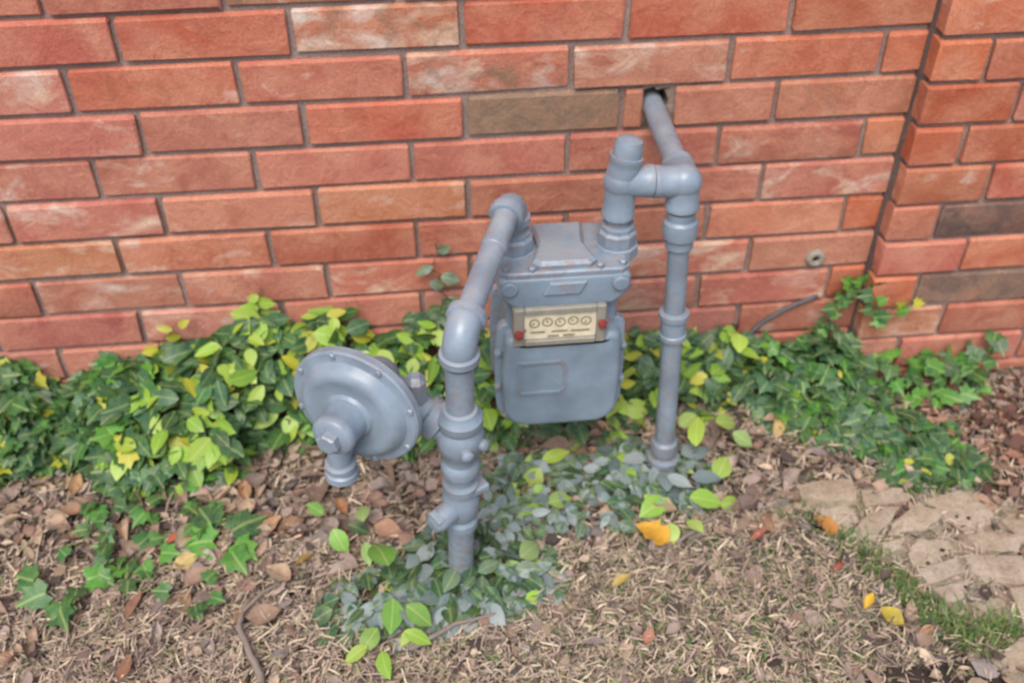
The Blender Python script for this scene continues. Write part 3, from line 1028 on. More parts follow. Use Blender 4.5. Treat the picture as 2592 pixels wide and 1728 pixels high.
# index: aged frame, cream dial plate, five dials, clear cover
mb = MB()
fx0, fx1, fz0, fz1 = 0.690, 0.830, -0.4945, -0.424
ya, yc = -0.272, -0.3080
mb.box(fx0, 0.7065, yc, ya, fz0, fz1)
mb.box(0.8155, fx1, yc, ya, fz0, fz1)
mb.box(0.7065, 0.8155, yc, ya, -0.436, fz1)
mb.box(0.7065, 0.8155, yc - 0.001, ya, fz0, -0.4835)
frame = mb.build('index_frame', M_FRAME, meter, smooth=None, bevel=0.0018)
MB().box(0.7067, 0.8153, -0.3035, -0.274, -0.4833, -0.4362).build('dial_plate', M_PLATE, frame, smooth=None)
for i in range(5):
    cx, cz, r0 = 0.722 + i * 0.0195, -0.4535 + (0.0015 if i % 2 else 0), 0.0082
    mb = MB()
    vs, fs = [], []
    for rr_, y in ((r0, -0.3041), (r0, -0.3045), (r0 * 0.82, -0.3045), (r0 * 0.82, -0.3041)):
        for k in range(18):
            a = 2 * math.pi * k / 18
            vs.append((cx + rr_ * math.cos(a), y, cz + rr_ * math.sin(a)))
    for q in range(3):
        for k in range(18):
            fs.append((q * 18 + k, q * 18 + (k + 1) % 18, (q + 1) * 18 + (k + 1) % 18, (q + 1) * 18 + k))
    mb.add(vs, fs)
    a = random.uniform(0, 6.28)
    dx, dz = math.cos(a), math.sin(a)
    mb.add([(cx - dz * .0016, -0.3048, cz + dx * .0016), (cx + dz * .0016, -0.3048, cz - dx * .0016), (cx + dx * .0066, -0.3048, cz + dz * .0066)], [(0, 1, 2)])
    for k in range(10):
        a2 = 2 * math.pi * k / 10
        ex, ez = math.cos(a2), math.sin(a2)
        p, q = r0 * 0.78, r0 * 0.62
        mb.add([(cx + ex * p - ez * .0003, -0.3044, cz + ez * p + ex * .0003), (cx + ex * p + ez * .0003, -0.3044, cz + ez * p - ex * .0003),
                (cx + ex * q + ez * .0003, -0.3044, cz + ez * q - ex * .0003), (cx + ex * q - ez * .0003, -0.3044, cz + ez * q + ex * .0003)], [(0, 1, 2, 3)])
    mb.build('dial', M_INK, frame, smooth=None)
mb = MB()
for (x0, x1, z) in ((0.716, 0.738, -0.4705), (0.748, 0.772, -0.4705), (0.778, 0.806, -0.4715), (0.742, 0.760, -0.4795), (0.766, 0.784, -0.4795)):
    mb.box(x0, x1, -0.3045, -0.3033, z - 0.0012, z + 0.0012)
mb.build('printed_rule', M_INK, frame, smooth=None)
MB().box(0.7066, 0.8154, -0.3072, -0.3064, -0.4834, -0.4361).build('index_cover', M_GLASS, frame, smooth=None)
for (sx, sz) in ((0.6975, -0.468), (0.8235, -0.456)):
    mb = MB().lathe([(0.0062, 0.0), (0.0070, 0.003), (0.0062, 0.009), (0.003, 0.010)], (sx, -0.3075, sz), (0, -1, 0), 14)
    mb.tube([(sx, -0.3115, sz), (sx + 0.006, -0.3165, sz + 0.006), (sx + 0.010, -0.3135, sz + 0.012)], 0.0016, 8)
    mb.build('wire_seal', M_RED, meter)

# dark grey cable running up the wall right of the pipes
cpts = [(1.155, -0.05, -0.79), (1.172, -0.014, -0.765), (1.20, -0.009, -0.733), (1.235, -0.008, -0.708), (1.262, -0.008, -0.692), (1.29, -0.008, -0.682), (1.31, 0.006, -0.680)]
o = MB().tube(cpts, 0.0045, 10).build('cable', M_CABLE, None)
tag(o, 'thin dark grey cable rising slantwise along the foot of the brick wall', 'cable')


# ------------------------------------------------------------------ leaves
def leaf_mesh(kind, seed):
    rr = random.Random(seed)
    vs, fs, uvs = [], [], []
    if kind == 'oval':
        prof = [(0, 0.03), (0.10, 0.26), (0.30, 0.47), (0.52, 0.50), (0.75, 0.36), (0.92, 0.14), (1.0, 0.01)]
        wd = rr.uniform(0.44, 0.74)
        curl, fold, tw = rr.uniform(0.08, 0.34), rr.uniform(0.05, 0.26), rr.uniform(-0.12, 0.12)
        for t, w in prof:
            for s in (-1, 0, 1):
                x = s * w * wd
                vs.append((x + tw * 0.3 * t * t, t, fold * abs(x) - curl * t * t + tw * x * t + rr.uniform(-.012, .012)))
                uvs.append((0.5 + s * w * 0.9, t))
        for i in range(len(prof) - 1):
            for s in (0, 1):
                a = i * 3 + s
                fs.append((a, a + 1, a + 4, a + 3))
    else:
        out = [(0.0, 0.06), (0.20, -0.06), (0.34, 0.04), (0.52, 0.12), (0.36, 0.34), (0.44, 0.58), (0.20, 0.62), (0.0, 1.0)]
        j = lambda: rr.uniform(-0.035, 0.035)
        pts = [(x + (j() if 0 < i < 7 else 0), y + j()) for i, (x, y) in enumerate(out)]
        full = pts + [(-x + j(), y + j()) for x, y in reversed(pts[1:-1])]
        curl, fold = rr.uniform(0.05, 0.28), rr.uniform(0.0, 0.22)
        vs.append((0, 0.36, 0.02))
        uvs.append((0.5, 0.36))
        for x, y in full:
            vs.append((x, y, fold * abs(x) - curl * y * y + rr.uniform(-.03, .02)))
            uvs.append((0.5 + x * 0.9, y))
        n = len(full)
        for i in range(n):
            fs.append((0, 1 + i, 1 + (i + 1) % n))
    return vs, fs, uvs


PROTO = {k: [leaf_mesh(k, s) for s in range(7)] for k in ('oval', 'lobed')}
PMESH = {}
for k, lst in PROTO.items():
    PMESH[k] = []
    for vs, fs, uvs in lst:
        me = bpy.data.meshes.new('leaf')
        me.from_pydata(vs, [], fs)
        uvl = me.uv_layers.new(name='UVMap')
        for lp in me.loops:
            uvl.data[lp.index].uv = uvs[lp.vertex_index]
        me.shade_smooth()
        me.materials.append(M_LEAF)
        PMESH[k].append(me)


def leaf_matrix(p, tip, nrm_, size):
    t = Vector(tip).normalized()
    n = Vector(nrm_)
    n = (n - t * n.dot(t))
    if n.length < 1e-4:
        n = t.orthogonal()
    n.normalize()
    x = t.cross(n)
    m = Matrix((x, t, n)).transposed() * size
    m = m.to_4x4()
    m.translation = Vector(p)
    return m


BRIGHT = [(138, 176, 62), (126, 166, 60), (156, 182, 78), (112, 152, 58), (146, 170, 54), (168, 194, 106)]
YELLOW = [(170, 166, 40), (150, 150, 38), (182, 176, 74)]
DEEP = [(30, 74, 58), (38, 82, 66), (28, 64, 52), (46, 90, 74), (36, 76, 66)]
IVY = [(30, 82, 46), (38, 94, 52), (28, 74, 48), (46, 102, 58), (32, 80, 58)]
FRESH = [(62, 130, 48), (54, 120, 52), (78, 138, 54)]
GREYED = [(78, 100, 88), (88, 110, 98), (70, 92, 84)]


def make_plant(name, loc, label, cat, leaves, stems=(), group=None, limit=290):
    """leaves: list of (point, tip direction, normal, size, kind, colour, paint, depth)"""
    root = empty(name, loc, label, cat, group)
    L0 = ORIG[root]
    leaves = sorted(leaves, key=lambda q: q[7])
    for q in leaves[:limit]:
        me = random.choice(PMESH[q[4]])
        o = bpy.data.objects.new('leaf', me)
        o.matrix_world = leaf_matrix(Vector(q[0]) - L0, q[1], q[2], q[3])
        j = random.uniform(0.85, 1.15)
        c = lin(*q[5])
        o.color = (c[0] * j, c[1] * j, c[2] * j, 1)
        o['paint'] = float(q[6])
        link(o, root)
    rest = leaves[limit:]
    if rest:
        vs, fs, uvs, cols = [], [], [], []
        for q in rest:
            pv, pf, pu = random.choice(PROTO[q[4]])
            m = leaf_matrix(Vector(q[0]) - L0, q[1], q[2], q[3])
            b = len(vs)
            vs += [tuple(m @ Vector(p)) for p in pv]
            fs += [tuple(i + b for i in f) for f in pf]
            uvs += pu
            c = lin(*q[5])
            cols += [(c[0], c[1], c[2], 1.0)] * len(pv)
        me = bpy.data.meshes.new('inner_leaves')
        me.from_pydata(vs, [], fs)
        uvl = me.uv_layers.new(name='UVMap')
        li = np.empty(len(me.loops), dtype=np.int32)
        me.loops.foreach_get('vertex_index', li)
        uvl.data.foreach_set('uv', np.array(uvs, dtype=np.float32)[li].ravel())
        ca = me.attributes.new('tint', 'FLOAT_COLOR', 'POINT')
        ca.data.foreach_set('color', np.array(cols, dtype=np.float32).ravel())
        me.shade_smooth()
        me.materials.append(M_LEAFIN)
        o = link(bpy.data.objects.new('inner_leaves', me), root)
        o['kind'] = 'stuff'
    if stems:
        mb = MB()
        for path, r in stems:
            mb.tube(path, r, 6)
        mb.build('stem', M_STEM, root, smooth=60)
    return root


def lerp_tab(tab, x):
    xs, ys = zip(*tab)
    return float(np.interp(x, xs, ys))


def bank(x0, x1, top, low, n, size, pick, ywall=0.0, layers=0.05, rough=0.02):
    """leaves on the curved surface of a bank that leans on the wall; top: x->z on wall, low: x->y on ground"""
    out = []
    for _ in range(n):
        x = random.uniform(x0, x1)
        zt, yl = lerp_tab(top, x), lerp_tab(low, x)
        gx = gz(x, -0.1)
        t = random.random() ** 0.9
        a = t * math.pi / 2
        dep = layers * random.random() ** 1.5
        hgt = max(zt - gx, 0.02)
        bulge = 1.0 + 0.12 * noise.noise(Vector((x * 9, t * 3, 2)))
        y = ywall - 0.012 + (yl - ywall) * math.sin(a) * bulge
        z = gx + hgt * math.cos(a) ** 1.15 * bulge
        nn = Vector((0, -math.sin(a) * 0.3 - math.cos(a) * 0.9, 0.30 + math.sin(a) * 0.9))
        nn.normalize()
        p = Vector((x, y, z)) - nn * (dep - rough * random.random())
        p.y = min(p.y, ywall - 0.006)
        p.z = max(p.z, gz(p.x, p.y) + 0.006)
        az = random.uniform(-2.6, 2.6)
        tip = Vector((math.sin(az), -math.cos(az) * 0.9, random.uniform(-0.55, 0.25)))
        nr = nn * 0.9 + Vector((random.gauss(0, .6), random.gauss(-.1, .6), 0.45 + random.gauss(0, .5)))
        c, kind, sz, paint = pick(x, t, dep)
        out.append((p, tip, nr, size * sz * random.uniform(0.7, 1.25), kind, c, paint, dep))
    return out


def mound(cx, cy, rx, ry, h, n, size, pick, layers=0.04):
    out = []
    for _ in range(n):
        r, a = math.sqrt(random.random()), random.uniform(0, 2 * math.pi)
        x, y = cx + rx * r * math.cos(a), cy + ry * r * math.sin(a)
        dep = layers * random.random()
        z = gz(x, y) + 0.01 + h * (1 - r * r) * random.uniform(0.6, 1.0) - dep * 0.5
        z = max(z, gz(x, y) + 0.018)
        az = math.atan2(math.sin(a), math.cos(a)) + random.gauss(0, 0.9)
        tip = Vector((math.cos(az), math.sin(az), random.uniform(-0.45, 0.3)))
        nr = Vector((random.gauss(0, .35) + 0.3 * r * math.cos(a), random.gauss(-.25, .35) + 0.3 * r * math.sin(a), 1.0))
        c, kind, sz, paint = pick(x, y, r)
        out.append((Vector((x, y, z)), tip, nr, size * sz * random.uniform(0.7, 1.25), kind, c, paint, dep - 0.03 * (sz > 1.2)))
    return out


def runner(pts, n=10, wob=0.006):
    """a trailing stem through the given points"""
    P = [Vector(p) for p in pts]
    out = []
    for i in range(len(P) - 1):
        for k in range(n):
            q = P[i].lerp(P[i + 1], k / n)
            out.append(q + Vector((random.gauss(0, wob), random.gauss(0, wob) * 0.5, random.gauss(0, wob) * 0.4)))
    out.append(P[-1])
    return out


def ground_stems(x0, x1, y0, y1, n, r=0.0018):
    st = []
    for _ in range(n):
        x, y = random.uniform(x0, x1), random.uniform(y0, y1)
        a = random.uniform(-2.5, -0.6)
        pts = []
        for k in range(5):
            pts.append((x, y, gz(x, y) + 0.006 + 0.008 * (k % 2)))
            x += 0.045 * math.cos(a)
            y += 0.030 * math.sin(a)
            a += random.gauss(0, 0.4)
        st.append((pts, r))
    return st


topL = [(-0.45, -0.70), (-0.22, -0.705), (-0.17, -0.715), (-0.125, -0.785), (-0.08, -0.755), (-0.053, -0.735), (0.01, -0.705), (0.10, -0.690), (0.20, -0.668), (0.234, -0.635),
        (0.265, -0.622), (0.30, -0.655), (0.34, -0.66), (0.39, -0.638), (0.45, -0.705), (0.50, -0.70), (0.535, -0.675), (0.58, -0.655), (0.63, -0.69), (0.75, -0.73), (0.9, -0.74), (0.99, -0.735), (1.16, -0.725), (1.2, -0.74)]
lowL = [(-0.45, -0.17), (-0.218, -0.165), (-0.07, -0.15), (0.01, -0.20), (0.11, -0.205), (0.19, -0.195), (0.235, -0.12), (0.315, -0.09), (0.46, -0.15), (0.6, -0.16), (0.93, -0.13), (1.145, -0.11), (1.2, -0.12)]


def pick_dark(x, t, d):
    r = random.random()
    if r < 0.78:
        return random.choice(IVY + DEEP), 'lobed', 1.0, 0
    if r < 0.92:
        return random.choice(FRESH), 'lobed', 0.95, 0
    return random.choice(YELLOW), 'lobed', 0.85, 0


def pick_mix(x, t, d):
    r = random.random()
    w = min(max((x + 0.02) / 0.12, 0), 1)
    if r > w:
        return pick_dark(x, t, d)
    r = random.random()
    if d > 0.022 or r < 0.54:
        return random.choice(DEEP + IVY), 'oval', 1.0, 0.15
    if r < 0.93:
        return random.choice(BRIGHT), 'oval', 1.0, 0
    return random.choice(YELLOW), 'oval', 0.9, 0


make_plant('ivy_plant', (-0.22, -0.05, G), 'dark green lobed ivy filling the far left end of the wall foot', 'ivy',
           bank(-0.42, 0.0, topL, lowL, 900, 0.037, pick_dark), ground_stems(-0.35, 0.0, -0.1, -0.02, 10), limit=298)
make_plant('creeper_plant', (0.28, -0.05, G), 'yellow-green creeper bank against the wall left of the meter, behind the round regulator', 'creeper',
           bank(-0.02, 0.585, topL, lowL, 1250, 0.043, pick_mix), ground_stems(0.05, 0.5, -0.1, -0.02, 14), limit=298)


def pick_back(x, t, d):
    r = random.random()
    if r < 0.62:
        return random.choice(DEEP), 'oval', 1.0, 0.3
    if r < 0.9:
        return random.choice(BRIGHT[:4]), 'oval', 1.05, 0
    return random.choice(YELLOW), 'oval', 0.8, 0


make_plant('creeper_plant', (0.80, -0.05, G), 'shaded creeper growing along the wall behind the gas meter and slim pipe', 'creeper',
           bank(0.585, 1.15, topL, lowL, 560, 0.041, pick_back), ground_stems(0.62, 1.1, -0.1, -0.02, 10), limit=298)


# sprays that climb the wall above the bank
def spray(pts, n, size, cols, kind='oval', paint=0.0):
    st = runner(pts, 6, 0.003)
    out = []
    for i in range(n):
        p = st[int((i + 0.5) / n * (len(st) - 1))]
        s = 1 if i % 2 else -1
        tip = Vector((s * random.uniform(0.4, 1.0), random.uniform(-0.5, -0.1), random.uniform(-0.3, 0.6)))
        nr = Vector((random.gauss(0, .25), -1.0, 0.5 + random.gauss(0, .25)))
        out.append((p + Vector((0, -0.006, 0)), tip, nr, size * random.uniform(0.75, 1.2), kind, random.choice(cols), paint, i * 0.001))
    return out, [(st, 0.0012)]


for pts, n, sz, cols, kind, paint, lab in (
    ([(0.245, -0.012, -0.665), (0.262, -0.008, -0.615), (0.268, -0.008, -0.575)], 5, 0.030, BRIGHT + YELLOW, 'oval', 0, 'small yellow-green spray reaching up the bricks above the creeper, mid left'),
    ([(0.06, -0.012, -0.70), (0.085, -0.008, -0.668), (0.11, -0.008, -0.645), (0.125, -0.008, -0.640)], 4, 0.028, YELLOW + BRIGHT[:2], 'oval', 0, 'thin olive spray on the bricks at the left, lowest of the climbing sprays'),
    ([(0.600, -0.012, -0.66), (0.590, -0.008, -0.60), (0.576, -0.008, -0.555), (0.588, -0.008, -0.497)], 6, 0.030, GREYED, 'oval', 0.55, 'grey painted ivy spray climbing the bricks left of the slanting pipe'),
    ([(1.29, -0.03, -0.76), (1.325, -0.016, -0.71), (1.345, -0.012, -0.67), (1.372, -0.012, -0.635), (1.392, -0.052, -0.65), (1.40, -0.055, -0.70)], 16, 0.030, FRESH + IVY, 'lobed', 0, 'green ivy spray climbing the corner joint of the two walls'),
    ([(1.41, -0.062, -0.70), (1.44, -0.062, -0.668), (1.475, -0.062, -0.655)], 4, 0.026, FRESH + YELLOW, 'lobed', 0, 'small ivy spray crossing the orange brick of the projecting wall'),
):
    lv, st = spray(pts, n, sz, cols, kind, paint)
    make_plant('ivy_spray', pts[0], lab, 'ivy', lv, st)

lv, st = [], []
for (x, z) in ((0.545, -0.655), (0.560, -0.640), (0.578, -0.632), (0.595, -0.645), (0.552, -0.675), (0.572, -0.662), (0.590, -0.672), (0.608, -0.665), (0.56, -0.69), (0.585, -0.69)):
    for q in range(3):
        p = Vector((x + random.gauss(0, .008), -0.014 - 0.02 * random.random(), z + random.gauss(0, .008)))
        lv.append((p, (random.gauss(0, 1), -0.4, random.uniform(-.6, .5)), (random.gauss(0, .3), -1, .6), 0.036 * random.uniform(.8, 1.2), 'oval', random.choice(DEEP + GREYED), 0.35, q * .01))
make_plant('ivy_spray', (0.575, -0.01, -0.70), 'dark bluish clump of ivy leaves on the bricks just left of the slanting pipe', 'ivy', lv, [([(0.57, -0.01, -0.74), (0.572, -0.012, -0.69), (0.575, -0.01, -0.64)], 0.0015)])


# ivy band that runs from the wall corner down along the stone edging
def pick_band(x, y, r):
    q = random.random()
    if q < 0.84:
        return random.choice(IVY + DEEP + DEEP), 'lobed', 1.0, 0
    if q < 0.95:
        return random.choice(FRESH), 'lobed', 0.95, 0
    return random.choice(YELLOW), 'oval', 0.7, 0


lv = []
for (cx, cy, rx, ry, h, n) in ((1.22, -0.070, 0.10, 0.070, 0.125, 170), (1.32, -0.070, 0.09, 0.075, 0.15, 180), (1.30, -0.16, 0.075, 0.075, 0.05, 120), (1.37, -0.19, 0.085, 0.085, 0.045, 140),
                               (1.43, -0.245, 0.09, 0.075, 0.045, 150), (1.475, -0.295, 0.07, 0.055, 0.04, 110), (1.41, -0.31, 0.06, 0.04, 0.03, 70), (1.22, -0.14, 0.06, 0.05, 0.04, 60)):
    lv += mound(cx, cy, rx, ry, h, n, 0.034, pick_band)
for i, q in enumerate(lv):
    q[0].y = min(q[0].y, -0.012 if q[0].x < 1.385 else -0.07)
make_plant('ivy_plant', (1.34, -0.18, G), 'dense small-leaved ivy running from the wall corner down to the stone edging', 'ivy', lv, ground_stems(1.25, 1.45, -0.2, -0.08, 10), limit=298)

topR = [(1.40, -0.80), (1.46, -0.79), (1.53, -0.80), (1.60, -0.79), (1.66, -0.745), (1.70, -0.765), (1.76, -0.83)]
lowR = [(1.40, -0.11), (1.5, -0.12), (1.62, -0.105), (1.76, -0.09)]


def pick_right(x, t, d):
    q = random.random()
    return (random.choice(FRESH + IVY[:2]) if q < 0.8 else random.choice(GREYED)), 'lobed', 1.0, 0


make_plant('ivy_plant', (1.6, -0.08, G), 'fresh green ivy at the foot of the projecting wall, right edge', 'ivy',
           bank(1.40, 1.66, topR, lowR, 90, 0.034, pick_right, ywall=-0.050), ground_stems(1.45, 1.65, -0.1, -0.07, 5))


# clumps at the pipe feet, partly grey from overspray
def pick_foot(x, y, r):
    q = random.random()
    if q < 0.76:
        return random.choice(GREYED + DEEP), 'oval', 1.0, random.uniform(0.4, 1.05)
    if q < 0.93:
        return random.choice(DEEP), 'oval', 1.0, 0.2
    return random.choice(BRIGHT), 'oval', 1.05, 0


lv = mound(0.60, -0.455, 0.135, 0.095, 0.062, 250, 0.037, pick_foot) + mound(0.48, -0.50, 0.105, 0.065, 0.045, 130, 0.036, pick_foot) + mound(0.67, -0.46, 0.080, 0.065, 0.042, 90, 0.035, pick_foot)


def bright_leaf(x, y, z, az, size, c, paint=0, tilt=0.0, kind='oval'):
    size *= 0.84 if size > 0.044 else 1.0
    c = tuple(int(q * 0.94) for q in c)
    return (Vector((x, y, gz(x, y) + z + 0.014)), Vector((math.cos(az), math.sin(az), tilt + random.gauss(-.1, .25))), Vector((random.gauss(0, .35), -0.45 + random.gauss(0, .25), 1)), size, kind, c, paint, -1)


lv += [bright_leaf(0.475, -0.470, 0.055, 1.9, 0.075, (104, 158, 76)), bright_leaf(0.480, -0.520, 0.045, -1.6, 0.062, (112, 164, 70)), bright_leaf(0.500, -0.530, 0.035, -0.6, 0.058, (120, 166, 78)),
       bright_leaf(0.455, -0.560, 0.03, -2.2, 0.05, BRIGHT[3]), bright_leaf(0.497, -0.572, 0.03, -0.4, 0.052, BRIGHT[0]), bright_leaf(0.462, -0.600, 0.025, -1.5, 0.042, BRIGHT[1]),
       bright_leaf(0.440, -0.585, 0.02, -2.6, 0.042, BRIGHT[2]), bright_leaf(0.365, -0.325, 0.03, 2.4, 0.052, (112, 166, 84)), bright_leaf(0.382, -0.362, 0.03, -1.1, 0.055, (118, 170, 70)),
       bright_leaf(0.432, -0.350, 0.035, 1.7, 0.046, (150, 180, 120), 0.2), bright_leaf(0.436, -0.400, 0.035, -1.4, 0.048, (140, 176, 110), 0.25), bright_leaf(0.405, -0.345, 0.02, -0.4, 0.05, DEEP[2]),
       bright_leaf(0.685, -0.45, 0.03, 0.7, 0.062, (150, 176, 120), 0.35), bright_leaf(0.395, -0.495, 0.02, 3.3, 0.05, DEEP[3]), bright_leaf(0.385, -0.515, 0.02, -2.8, 0.05, DEEP[0]), bright_leaf(0.43, -0.505, 0.02, -2.2, 0.045, DEEP[1])]
make_plant('creeper_plant', (0.58, -0.47, G), 'creeper clump round the foot of the front riser, leaves half grey with paint', 'creeper', lv,
           [(runner([(0.37, -0.32, G + .012), (0.42, -0.38, G + .015), (0.47, -0.46, G + .02), (0.50, -0.53, G + .02), (0.47, -0.60, G + .015)], 5), 0.0018), (runner([(0.56, -0.43, G + .02), (0.66, -0.46, G + .02), (0.70, -0.44, G + .02)], 4), 0.0016)], limit=298)

lv = mound(0.955, -0.275, 0.090, 0.078, 0.052, 130, 0.037, pick_foot) + mound(0.89, -0.245, 0.06, 0.06, 0.045, 60, 0.036, pick_foot)
lv += [bright_leaf(1.018, -0.262, 0.055, 1.4, 0.075, (160, 190, 80)), bright_leaf(0.995, -0.325, 0.045, -0.1, 0.062, (150, 170, 166), 0.9), bright_leaf(0.955, -0.315, 0.045, -0.6, 0.055, (146, 166, 162), 0.9),
       bright_leaf(0.945, -0.355, 0.03, -2.6, 0.066, (136, 180, 70)), bright_leaf(0.985, -0.360, 0.035, -0.15, 0.070, (140, 182, 78)), bright_leaf(1.045, -0.315, 0.03, 0.9, 0.058, (160, 190, 92)),
       bright_leaf(0.895, -0.268, 0.03, -1.9, 0.05, (140, 160, 160), 0.9), bright_leaf(1.04, -0.365, 0.02, 0.1, 0.04, BRIGHT[2]), bright_leaf(0.975, -0.395, 0.018, -1.0, 0.036, BRIGHT[5]), bright_leaf(0.945, -0.398, 0.018, -1.6, 0.036, BRIGHT[5]),
       bright_leaf(1.00, -0.205, 0.05, 0.4, 0.05, BRIGHT[5]), bright_leaf(1.07, -0.20, 0.04, 0.2, 0.058, (150, 176, 92)), bright_leaf(1.10, -0.215, 0.03, -0.6, 0.05, (150, 180, 110))]
make_plant('creeper_plant', (0.96, -0.28, G), 'creeper clump round the foot of the slim right-hand pipe leg', 'creeper', lv, [(runner([(0.90, -0.24, G + .015), (0.97, -0.30, G + .02), (1.04, -0.33, G + .02)], 4), 0.0016)])

lv = [bright_leaf(0.745, -0.250, 0.035, 0.15, 0.062, (158, 184, 70), tilt=.2), bright_leaf(0.740, -0.262, 0.03, -2.3, 0.062, (164, 186, 80)), bright_leaf(0.70, -0.30, 0.02, -2.7, 0.045, BRIGHT[1]), bright_leaf(0.665, -0.312, 0.02, 2.5, 0.05, (150, 174, 128), .3),
      bright_leaf(0.735, -0.345, 0.025, -2.7, 0.060, (140, 180, 80), .1), bright_leaf(0.745, -0.343, 0.025, 0.3, 0.055, (146, 176, 96), .15), bright_leaf(0.715, -0.285, 0.02, 2.9, 0.05, DEEP[0]), bright_leaf(0.775, -0.27, 0.02, -0.3, 0.05, DEEP[2])]
for _ in range(240):
    x, y = random.uniform(0.64, 0.95), random.uniform(-0.40, -0.22)
    if (x - 0.91) ** 2 + (y + 0.418) ** 2 < 0.003:
        continue
    c, k, s, pt = pick_foot(x, y, 0)
    lv.append(bright_leaf(x, y, random.uniform(0.016, 0.034), random.uniform(-3.1, 0.4), 0.030 * random.uniform(.6, 1.2), c, pt))
make_plant('creeper_plant', (0.78, -0.31, G), 'low creeper runners on the litter in front of and under the meter', 'creeper', lv, [(runner([(0.67, -0.28, G + .01), (0.76, -0.32, G + .012), (0.86, -0.35, G + .01), (0.93, -0.40, G + .01)], 5), 0.0016)])

# lone seedlings in the litter
for (x, y, n, s, lab) in ((0.095, -0.24, 5, 0.032, 'little ivy seedling below the left creeper, upper right of the seedlings'), (-0.035, -0.237, 4, 0.036, 'ivy seedling at left just below the dark ivy bank'),
                          (0.164, -0.245, 4, 0.028, 'ivy seedling nearest the regulator, in brown litter'), (0.047, -0.353, 7, 0.034, 'spread of ivy seedlings beside the red leaf, lower left'),
                          (0.166, -0.315, 3, 0.026, 'tiny ivy seedling between the red leaf and the cream leaf'), (0.198, -0.355, 3, 0.058, 'single larger lobed ivy leaf standing up, right of the cream leaf'),
                          (-0.051, -0.430, 3, 0.050, 'lone ivy leaf pair lowest at the left edge'), (0.165, -0.464, 3, 0.030, 'bluish ivy seedling low in the straw, above the bent twig'),
                          (0.02, -0.30, 5, 0.030, 'ivy seedling beside the whitish scrap at left'), (-0.02, -0.395, 3, 0.030, 'ivy seedling between the lone leaf pair and the seedling spread')):
    lv = []
    for i in range(int(n * 1.7)):
        az = random.uniform(0, 6.28)
        d = 0.010 + (0.050 if n > 4 else 0.034) * random.random()
        lv.append((Vector((x + d * math.cos(az), y + d * math.sin(az), gz(x, y) + 0.026 + 0.014 * random.random())), (math.cos(az), math.sin(az), random.uniform(-.2, .25)), (random.gauss(0, .3), -.4, 1), s * random.uniform(0.85, 1.15), 'lobed', random.choice(IVY + FRESH[:2]), 0, i * .001))
    make_plant('ivy_seedling', (x, y, gz(x, y)), lab, 'ivy', lv, [([(x + random.gauss(0, .01), y + .01, gz(x, y) + 0.001), (x, y, gz(x, y) + 0.010), (x - .006, y - .008, gz(x, y) + 0.016)], 0.0012)])


# ------------------------------------------------------------------ stone edging
edging = empty('stone_edging', (1.36, -0.48, G), 'strip of cracked tan stone edging running to the lower right', 'edging')
STONES = [[[1.186, -.333], [1.225, -.326], [1.286, -.332], [1.274, -.375], [1.225, -.377], [1.189, -.359]], [[1.213, -.375], [1.27, -.380], [1.268, -.413], [1.243, -.421], [1.216, -.404]],
          [[1.277, -.408], [1.350, -.388], [1.331, -.414], [1.28, -.455], [1.244, -.448]], [[1.333, -.424], [1.384, -.390], [1.414, -.421], [1.37, -.446], [1.332, -.447], [1.303, -.450]],
          [[1.396, -.384], [1.473, -.363], [1.506, -.42], [1.491, -.438], [1.443, -.455], [1.422, -.430]], [[1.285, -.469], [1.341, -.455], [1.318, -.480], [1.299, -.488]],
          [[1.326, -.486], [1.358, -.464], [1.400, -.470], [1.400, -.500], [1.36, -.518], [1.324, -.517]], [[1.323, -.528], [1.398, -.512], [1.399, -.542], [1.329, -.556]],
          [[1.334, -.565], [1.397, -.552], [1.382, -.583], [1.348, -.592]], [[1.39, -.593], [1.442, -.586], [1.434, -.624], [1.408, -.636], [1.375, -.625]],
          [[1.455, -.577], [1.520, -.575], [1.50, -.672], [1.445, -.642]], [[1.388, -.692], [1.439, -.659], [1.49, -.690], [1.46, -.745], [1.392, -.712]],
          [[1.418, -.466], [1.476, -.456], [1.533, -.471], [1.509, -.503], [1.444, -.497]], [[1.413, -.506], [1.507, -.516], [1.502, -.568], [1.426, -.558], [1.411, -.534]],
          [[1.515, -.43], [1.56, -.44], [1.60, -.50], [1.545, -.51]], [[1.52, -.52], [1.60, -.52], [1.60, -.62], [1.53, -.60]], [[1.29, -.385], [1.30, -.345], [1.38, -.355], [1.375, -.378]],
          [[1.353, -.600], [1.370, -.596], [1.372, -.622], [1.356, -.62]]]
SCOL = [(150, 128, 100), (176, 162, 142), (160, 148, 134), (168, 150, 128), (164, 146, 124), (166, 154, 138), (172, 158, 140), (162, 150, 136), (166, 154, 140), (164, 146, 124), (158, 142, 122), (170, 152, 130), (166, 148, 126), (160, 144, 124), (150, 134, 112), (150, 134, 114), (152, 134, 108), (150, 138, 120)]
